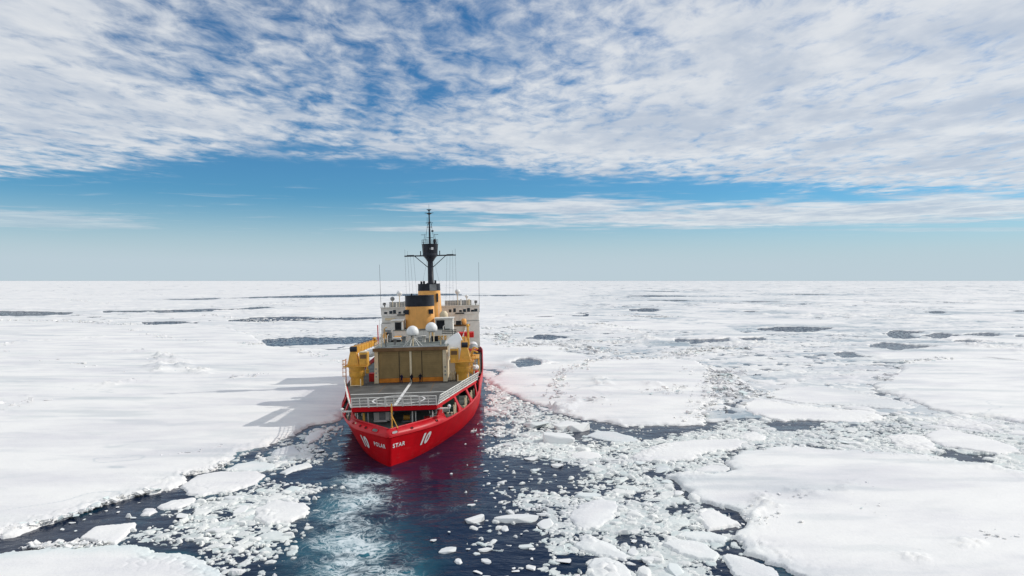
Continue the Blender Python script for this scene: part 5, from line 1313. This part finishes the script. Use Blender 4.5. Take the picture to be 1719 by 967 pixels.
# ---- cranes
def crane(sd, x, y, name, boom_yaw):
    g = empty(name, (x, y, HZ), parent=ship)
    MB().lathe((0, 0, 0), [(1.22, 0), (1.22, 1.45), (1.45, 1.75), (1.5, 1.8), (1.5, 3.3), (1.62, 3.45), (1.62, 3.65)], 24).build('pedestal', M_YEL, g)
    MB().lathe((0, 0, 0), [(1.56, 2.55), (1.56, 2.68)], 24).build('flange', M_YEL, g)
    pf = MB().box(-2.3, 2.3, -1.9, 1.9, 3.66, 3.82).build('platform', M_YEL, g, 0.02)
    rl_ = MB()
    for px, py in ((-2.2, -1.8), (2.2, -1.8), (2.2, 1.8), (-2.2, 1.8), (0, -1.8)):
        if (px, py) == (0, -1.8): continue
        rl_.tube((px, py, 3.8), (px, py, 4.9), 0.035, n=5)
    for z in (4.35, 4.9):
        rl_.tube((-2.2, -1.8, z), (-2.2, 1.8, z), 0.03, n=5); rl_.tube((2.2, -1.8, z), (2.2, 1.8, z), 0.03, n=5)
    rl_.build('platform_rail', M_YEL, pf)
    # conical king post and the driver's cab inboard of it
    kp = MB(); kx = sd * 0.5
    kp.hexa([(kx - 1.15, -1.15, 3.82), (kx + 1.15, -1.15, 3.82), (kx + 1.15, 1.15, 3.82), (kx - 1.15, 1.15, 3.82)], [(kx - 0.62, -0.5, 6.6), (kx + 0.55, -0.5, 6.6), (kx + 0.55, 0.7, 6.6), (kx - 0.62, 0.7, 6.6)])
    kp.build('king_post', M_YEL, g, 0.08)
    cx0, cx1 = sorted((-sd * 0.75, -sd * 2.35))
    cb = MB().box(cx0, cx1, -1.55, 0.35, 3.83, 6.35).build('cab', M_YEL, g, 0.05)
    MB().box(cx0 + 0.2, cx1 - 0.2, -1.585, -1.56, 5.2, 6.0).build('cab_window', M_ROOFB, cb)
    MB().box(cx0 + 0.12, cx1 - 0.12, -1.5, 0.3, 6.36, 6.5).build('cab_roof', M_CREAM, cb)
    # boom stowed forward: box girder with lattice underside
    L = 17.0; dx_ = math.tan(boom_yaw) * L
    bm_ = MB(); z0, z1 = 6.1, 7.4
    for (w, a0, a1) in ((0.7, 0.0, 1.0),):
        bm_.hexa([(kx - w, 0.0, z0), (kx + w, 0.0, z0), (kx + dx_ + w * 0.6, L, z0 + 0.1), (kx + dx_ - w * 0.6, L, z0 + 0.1)], [(kx - w, 0.0, z1), (kx + w, 0.0, z1), (kx + dx_ + w * 0.6, L, z1 - 0.2), (kx + dx_ - w * 0.6, L, z1 - 0.2)])
    bo = bm_.build('boom', M_YEL, g, 0.05)
    for k in range(8):
        f = (k + 0.5) / 8; xx = kx + dx_ * f; yy = L * f; ww = 0.76 - 0.26 * f
        MB().box(xx - ww, xx + ww, yy - 0.08, yy + 0.08, z0 - 0.03, z1 + 0.05 - 0.15 * f).build('boom_stiffener', M_YEL, bo)
    MB().tube((kx - 0.62, -0.35, 6.95), (kx + 0.62, -0.35, 6.95), 0.52, n=18).build('hoist_drum', M_BLK, g)
    MB().tube((kx, 0.4, z1 + 0.25), (kx + dx_, L * 0.9, z1 + 0.3), 0.06, n=6).build('hose', M_BLK, bo)
    # ladder cage outboard, legs at the foot
    ld_ = MB(); lx = sd * 1.95
    for yy in (-0.35, 0.35): ld_.tube((lx, yy - 0.8, 0.0), (lx, yy - 0.8, 5.2), 0.05, n=5)
    for k in range(15): ld_.tube((lx, -1.15, 0.2 + k * 0.34), (lx, -0.45, 0.2 + k * 0.34), 0.035, n=5)
    for k in range(5):
        z = 1.9 + k * 0.75
        ld_.tube((lx, -1.15, z), (lx + sd * 0.6, -1.15, z), 0.035, n=5); ld_.tube((lx + sd * 0.6, -1.15, z), (lx + sd * 0.6, -0.45, z), 0.035, n=5); ld_.tube((lx + sd * 0.6, -0.45, z), (lx, -0.45, z), 0.035, n=5)
    for yy in (-1.15, -0.45): ld_.tube((lx + sd * 0.6, yy, 1.9), (lx + sd * 0.6, yy, 4.9), 0.03, n=5)
    ld_.build('ladder', M_ORNG, g)
    gu = MB()
    for px in (-0.95, 0.95): gu.tube((px, -1.75, 0), (px, -1.75, 1.35), 0.09, n=6)
    gu.tube((-0.95, -1.75, 0.12), (0.95, -1.75, 0.12), 0.08, n=6)
    gu.build('guard_frame', M_CREAM, g)
    return g
crane(-1, -10.2, 31.6, 'deck_crane', R(5)); crane(1, 10.1, 33.6, 'deck_crane', R(-2))

# ---- gear between hangar and bridge
# white sloping hood abaft the funnel to starboard
vt = empty('vent_trunk', (0, 0, 0), parent=ship)
def plate(pts, th, name, mat, par, y=None):
    """side-on outline in the x-z plane at depth y, given thickness"""
    n = len(pts); sh = lambda x, z: y + (z - 13.0) * 1.2 + (x - 8.0) * -0.5
    vs = [(x, sh(x, z), z) for x, z in pts] + [(x, sh(x, z) + th, z) for x, z in pts]
    return MB().add(vs, [tuple(range(n))[::-1], tuple(range(n, 2 * n))] + [(k, (k + 1) % n, n + (k + 1) % n, n + k) for k in range(n)][::-1] if False else [tuple(range(n)), tuple(range(n, 2 * n))[::-1]] + [((k + 1) % n, k, n + k, n + (k + 1) % n) for k in range(n)]).build(name, mat, par, 0.05)
plate([(6.0, 14.0), (6.5, 14.75), (7.3, 15.5), (8.6, 16.3), (9.1, 16.45), (9.6, 15.8), (10.2, 14.6), (10.4, 13.4), (10.35, 11.2), (9.95, 11.2), (9.85, 12.9), (9.3, 13.6), (8.1, 13.75), (7.5, 13.2), (7.4, 12.0), (7.05, 12.0), (7.1, 13.8)], 1.2, 'hood', M_DOME, vt, 37.5)
MB().box(7.3, 9.0, 36.6, 37.2, 8.4, 11.3).build('screen', M_WHT, vt, 0.05)
for k in range(3): MB().box(5.6, 8.6, 43.4 + 0.4 * k, 43.7 + 0.4 * k, 16.1 + 0.32 * k, 16.25 + 0.32 * k).build('grating_step', M_DARK, vt)
# boat davits and boats on either side
def davit(x, y, z, hgt, out):
    g = empty('boat_davit', (x, y, z), parent=ship)
    q = MB(); q.tube((0, 0, 0), (0, 0, hgt * 0.75), 0.22, n=8); q.tube((0, 0, hgt * 0.75), (out * 0.35, 0, hgt), 0.2, n=8); q.tube((out * 0.35, 0, hgt), (out, 0, hgt * 0.92), 0.17, n=8)
    q.build('arm', M_YEL, g); MB().box(-0.35, 0.35, -0.35, 0.35, 0, 0.9).build('foot', M_YEL, g, 0.04)
for y in (43.0, 50.5): davit(11.6, y, 7.2, 5.2, 1.5); davit(-11.6, y + 1, 7.2, 4.4, -1.4)
def boat(x, y, z, mat, L=7.0, name='ship_boat'):
    g = empty(name, (x, y, z), parent=ship)
    vs = []; N = 13
    for i in range(N):
        f = i / (N - 1) * 2 - 1; w = 1.15 * (1 - abs(f) ** 3.2) + 0.02; zz = 0.25 * f * f
        for k in range(7):
            a = math.pi * k / 6; vs.append((w * math.cos(a), f * L / 2, zz - 0.95 * math.sin(a) * (0.35 + 0.65 * (1 - f * f))))
    MB().add(vs, [(i * 7 + k, i * 7 + k + 1, (i + 1) * 7 + k + 1, (i + 1) * 7 + k) for i in range(N - 1) for k in range(6)], True).build('boat_hull', mat, g)
    MB().lathe((0, 0, 0), [(1.12, 0.0), (1.0, 0.42), (0.7, 0.75), (0.1, 0.85)], 20, 1.0, L / 2.3).build('boat_cover', M_GREY if mat is not M_DOME else M_DOME, g)
boat(11.9, 57.5, 11.6, M_REDB); boat(-11.9, 58, 11.0, M_DOME)
boat(11.7, 67.5, 11.2, M_DOME)
# starboard: signal balls and life-rings on the bulwark rail
for (x, y, z, r, m) in ((12.3, 37.8, 9.55, 0.5, M_DOME), (12.7, 39.5, 9.35, 0.55, M_DOME), (12.75, 38.8, 8.3, 0.5, M_REDB)):
    MB().sphere((x, y, z), r).build('fender', m, ship)
    MB().tube((x, y, 7.2), (x, y, z - r * 0.8), 0.06, n=6).build('fender_post', M_RAIL, ship)
# yellow platforms and frames to starboard, abaft the bridge
fr = empty('boat_platform', (0, 0, 0), parent=ship)
MB().box(10.3, 13.3, 46.5, 54.5, 10.2, 10.4).build('plate', M_YEL, fr, 0.03)
for x, y in ((10.5, 46.8), (13.1, 46.8), (13.1, 54), (10.5, 54)): MB().tube((x, y, 7.2), (x, y, 10.2), 0.16, n=8).build('leg', M_YEL, fr)
MB().hexa([(10.3, 46.4, 10.4), (10.7, 46.4, 10.4), (10.7, 46.8, 10.4), (10.3, 46.8, 10.4)], [(9.9, 46.4, 13.4), (10.3, 46.4, 13.4), (10.3, 46.8, 13.4), (9.9, 46.8, 13.4)]).build('upright', M_YEL, fr)
pt = MB()
pt.tube((10.9, 60, 7.2), (10.7, 60, 16.3), 0.32, 0.24, n=10); pt.sphere((10.7, 60, 16.6), 0.42); pt.tube((10.7, 60, 12), (9.2, 61, 13.2), 0.15, n=8)
pt.build('jib_post', M_YEL, ship)
MB().box(8.0, 12.0, 62, 66, 13.6, 14.8).build('raft_stowage', M_REDB, dh, 0.05)
MB().box(7.0, 11.0, 70.0, 73, 15.8, 16.2).build('gun_platform', M_ROOFB, dh, 0.03)
MB().lathe((9.5, 71, 16.2), [(0.5, 0), (0.65, 0.4), (0.65, 1.1), (0.4, 1.5)], 14).build('locker_drum', M_BUFF, dh)
MB().box(7.5, 8.8, 69.7, 71, 16.2, 17.2).build('machinery_box', M_DARK, dh, 0.03)
MB().lathe((4.2, 76, 17.6), [(0.7, -2), (1.1, 0.2), (1.1, 1.2), (0.6, 1.9)], 16).build('cowl', M_CREAM, dh)
# clutter: pipes, mushroom vents, boxes, short posts, rails on the deckhouse top and hangar roof
rc = random.Random(5)
for k in range(30):
    x = rc.uniform(-9.2, 9.2); y = rc.uniform(46.0, 52.0) if k % 2 else rc.uniform(60, 76)
    if abs(x) < 4.5 and y > 52: continue
    kind = rc.random(); mat = rc.choice([M_WHT, M_GREY, M_CREAM, M_YEL, M_DARK, M_GREY, M_WHT, M_ROOFB]); z = 13.8 if y > 49.3 else ROOF - 0.1
    if kind < 0.35:
        hgt = rc.uniform(0.8, 2.0); MB().lathe((x, y, z), [(0.2, 0), (0.2, hgt), (0.48, hgt), (0.48, hgt + 0.22), (0.15, hgt + 0.42)], 12).build('mushroom_vent', mat, dh)
    elif kind < 0.7:
        w, d, hgt = rc.uniform(0.4, 1.1), rc.uniform(0.4, 0.9), rc.uniform(0.7, 1.7); MB().box(x - w, x + w, y - d, y + d, z, z + hgt).build('deck_locker', mat, dh, 0.04)
    else:
        hgt = rc.uniform(1.5, 3.6); MB().tube((x, y, z), (x, y, z + hgt), 0.10, n=8).tube((x, y, z + hgt), (x + rc.uniform(-.6, .6), y, z + hgt + 0.3), 0.10, n=8).build('vent_pipe', mat, dh)
for x, y, hh, r in ((-5.9, 35.0, 2.6, 0.07), (-5.2, 36.2, 1.4, 0.14), (-3.9, 40.5, 1.1, 0.3), (-2.4, 44, 1.3, 0.35), (1.6, 45, 1.2, 0.4), (5.6, 38, 1.6, 0.12), (-6.3, 43, 3.2, 0.1)):
    MB().lathe((x, y, ROOF), [(r, 0), (r, hh), (r * 1.5, hh), (r * 1.5, hh + 0.18)], 10).build('roof_vent', rc.choice([M_WHT, M_CREAM, M_GREY]), hg and ship)
MB().tube((-6.1, 34.6, ROOF), (-6.1, 34.6, ROOF + 5.6), 0.05, n=6).build('flag_staff', M_RAIL, ship)
MB().box(-9.4, -7.6, 62, 64, 13.8, 16.0).build('deck_locker', M_GREY, dh, 0.05); MB().lathe((-8.2, 57.0, 13.8), [(0.5, 0), (0.7, 1.2), (0.3, 2.0)], 12).build('machinery', M_BUFF, dh)
MB().box(-5.4, -3.9, 50.5, 52, 13.8, 15.3).build('deck_locker', M_BUFF, dh, 0.04); MB().box(-5.7, -3.6, 47.2, 48.8, 13.9, 14.7).build('deck_locker', M_DARK, dh, 0.04)
MB().tube((-8.9, 50.5, 13.8), (-8.9, 50.5, 17.9), 0.12, n=8).build('vent_pipe', M_REDB, dh)
# rails round the deckhouse tops
q = MB()
for sd in (-1, 1):
    for k in range(14): q.tube((sd * 9.7, 49.2 + k * 2.2, 13.8), (sd * 9.7, 49.2 + k * 2.2, 14.9), 0.035, n=5)
    for z in (14.2, 14.55, 14.9): q.tube((sd * 9.7, 49.2, z), (sd * 9.7, 78, z), 0.03, n=5)
for k in range(10): q.tube((-9.7 + k * 2.15, 49.1, 13.8), (-9.7 + k * 2.15, 49.1, 14.9), 0.035, n=5)
for z in (14.2, 14.55, 14.9): q.tube((-9.7, 49.1, z), (9.7, 49.1, z), 0.03, n=5)
q.build('deck_rail', M_RAIL, dh)
# things hung between hangar and cranes
MB().box(-8.6, -7.4, 35.5, 37, HZ - 0.4, HZ + 1.6).build('deck_locker', M_REDB, ship, 0.05)
for k in range(5):
    MB().lathe((7.7 + 0.35 * k, 34.2 + 0.5 * (k % 2), 7.62), [(0.16, 0), (0.16, 1.1 + 0.2 * (k % 3)), (0.08, 1.4 + 0.2 * (k % 3))], 10).build('gas_bottle', rc.choice([M_GREY, M_ROOFB, M_CREAM]), ship)
ex = MB(); ex.box(-13.0, 13.0, 33.3, 46, HZ - 0.24, HZ - 0.02); 

# ------------------------------------------------------------------ three people in front of the hangar
def person(t, s, rz, label, mat, pose, hgt=1.8):
    k = hgt / 1.78
    root_loc = ship.matrix_basis @ Vector((t, s, HZ)) if False else None
    J = {}
    def v(n, x, y, z, r, p=None): J[n] = (Vector((x, y, z)) * k, r * k, p)
    sp = pose.get('spread', 0.11); ar = pose.get('arm', 0.0)
    v('pel', 0, 0, 0.95, 0.165)
    v('bel', 0, 0.0, 1.12, 0.16, 'pel'); v('che', 0, 0.01, 1.34, 0.185, 'bel'); v('nek', 0, 0.0, 1.50, 0.075, 'che')
    v('hed', 0, 0.02, 1.60, 0.095, 'nek'); v('hd2', 0, 0.02, 1.72, 0.085, 'hed')
    for q, sx in (('l', -1), ('r', 1)):
        v('hip' + q, sx * 0.10, 0, 0.88, 0.11, 'pel'); v('kne' + q, sx * (0.10 + sp * 0.3), 0.02 + pose.get('step', 0) * sx, 0.50, 0.078, 'hip' + q)
        v('ank' + q, sx * (0.10 + sp * 0.5), pose.get('step', 0) * 1.6 * sx, 0.09, 0.055, 'kne' + q); v('toe' + q, sx * (0.12 + sp * 0.5), 0.16 + pose.get('step', 0) * 1.6 * sx, 0.045, 0.042, 'ank' + q)
        a_ = pose.get(q, (0.06, 0.0, 0.0))
        v('sho' + q, sx * 0.20, 0, 1.42, 0.09, 'che'); v('elb' + q, sx * (0.26 + a_[0]), -0.02 + a_[1] * 0.5, 1.15, 0.065, 'sho' + q)
        v('wri' + q, sx * (0.25 + a_[0] - a_[2]), 0.06 + a_[1], 0.92 + a_[1] * 0.6, 0.048, 'elb' + q); v('han' + q, sx * (0.24 + a_[0] - a_[2] * 1.3), 0.08 + a_[1] * 1.1, 0.82 + a_[1] * 0.65, 0.04, 'wri' + q)
    names = list(J); idx = {n: i for i, n in enumerate(names)}
    me = bpy.data.meshes.new('person')
    me.from_pydata([J[n][0] for n in names], [(idx[n], idx[J[n][2]]) for n in names if J[n][2]], [])
    o = bpy.data.objects.new('person', me); link(o)
    sk = o.modifiers.new('skin', 'SKIN'); sk.use_smooth_shade = True
    for n in names:
        d = me.skin_vertices[0].data[idx[n]]; d.radius = (J[n][1], J[n][1] * (0.72 if n in ('che', 'bel', 'pel') else 1.0))
    me.skin_vertices[0].data[0].use_root = True
    ss = o.modifiers.new('sub', 'SUBSURF'); ss.levels = 1; ss.render_levels = 2
    me.materials.append(mat)
    M = Matrix.Translation((SHIP_P0[0], SHIP_P0[1], 0)) @ Matrix.Rotation(YAW, 4, 'Z') @ Matrix.Rotation(R(-1.45), 4, 'Y')
    w = M @ Vector((t, s, HZ + 0.0))
    o.location = w; o.rotation_euler = (0, 0, rz)
    # face and hood as children
    f = MB().lathe((0, 0.035 * k, 1.665 * k), [(0.045 * k, -0.10 * k), (0.078 * k, -0.05 * k), (0.085 * k, 0.02 * k), (0.06 * k, 0.08 * k), (0.005, 0.10 * k)], 14, 0.95, 1.0).build('face', M_SKIN, o)
    n = MB().hexa([(-0.014, 0.115 * k, 1.63 * k), (0.014, 0.115 * k, 1.63 * k), (0.014, 0.14 * k, 1.635 * k), (-0.014, 0.14 * k, 1.635 * k)], [(-0.008, 0.115 * k, 1.69 * k), (0.008, 0.115 * k, 1.69 * k), (0.008, 0.122 * k, 1.69 * k), (-0.008, 0.122 * k, 1.69 * k)]).build('nose', M_SKIN, f)
    MB().lathe((0, -0.005 * k, 1.70 * k), [(0.108 * k, -0.10 * k), (0.112 * k, 0.0), (0.09 * k, 0.07 * k), (0.01, 0.105 * k)], 14).build('cap', M_BLK, o)
    for sx in (-1, 1):
        for j in range(5):   # mittened hands still show their fingers
            b0 = J['han' + ('l' if sx < 0 else 'r')][0]
            a0 = b0 + Vector((0.0, -0.028 + 0.016 * j, -0.02)) * k; ln = (0.055, 0.07, 0.075, 0.068, 0.05)[j]
            MB().tube(a0, a0 + Vector((-sx * 0.012, 0.03 if j == 4 else 0.008, -ln)) * k, 0.009 * k, 0.007 * k, n=6).build('finger', M_BLK, o)
    return tag(o, label, 'person')
person(-1.75, 31.9, 2.6, 'person in navy parka with elbows out, left of the three by the hangar', M_CLOTH2, {'l': (0.10, 0.12, 0.10), 'r': (0.10, 0.12, 0.10), 'spread': 0.16}, 1.83)
person(0.25, 31.2, 3.0, 'person in black parka standing on the white line at the hangar', M_CLOTH, {'l': (0.02, 0.10, 0.12), 'r': (0.0, 0.12, 0.12), 'spread': 0.06}, 1.88)
person(1.85, 32.0, -2.6, 'person in dark parka, right of the three by the hangar', M_CLOTH, {'l': (0.05, 0.02, 0.0), 'r': (0.10, 0.08, 0.06), 'step': 0.05}, 1.84)
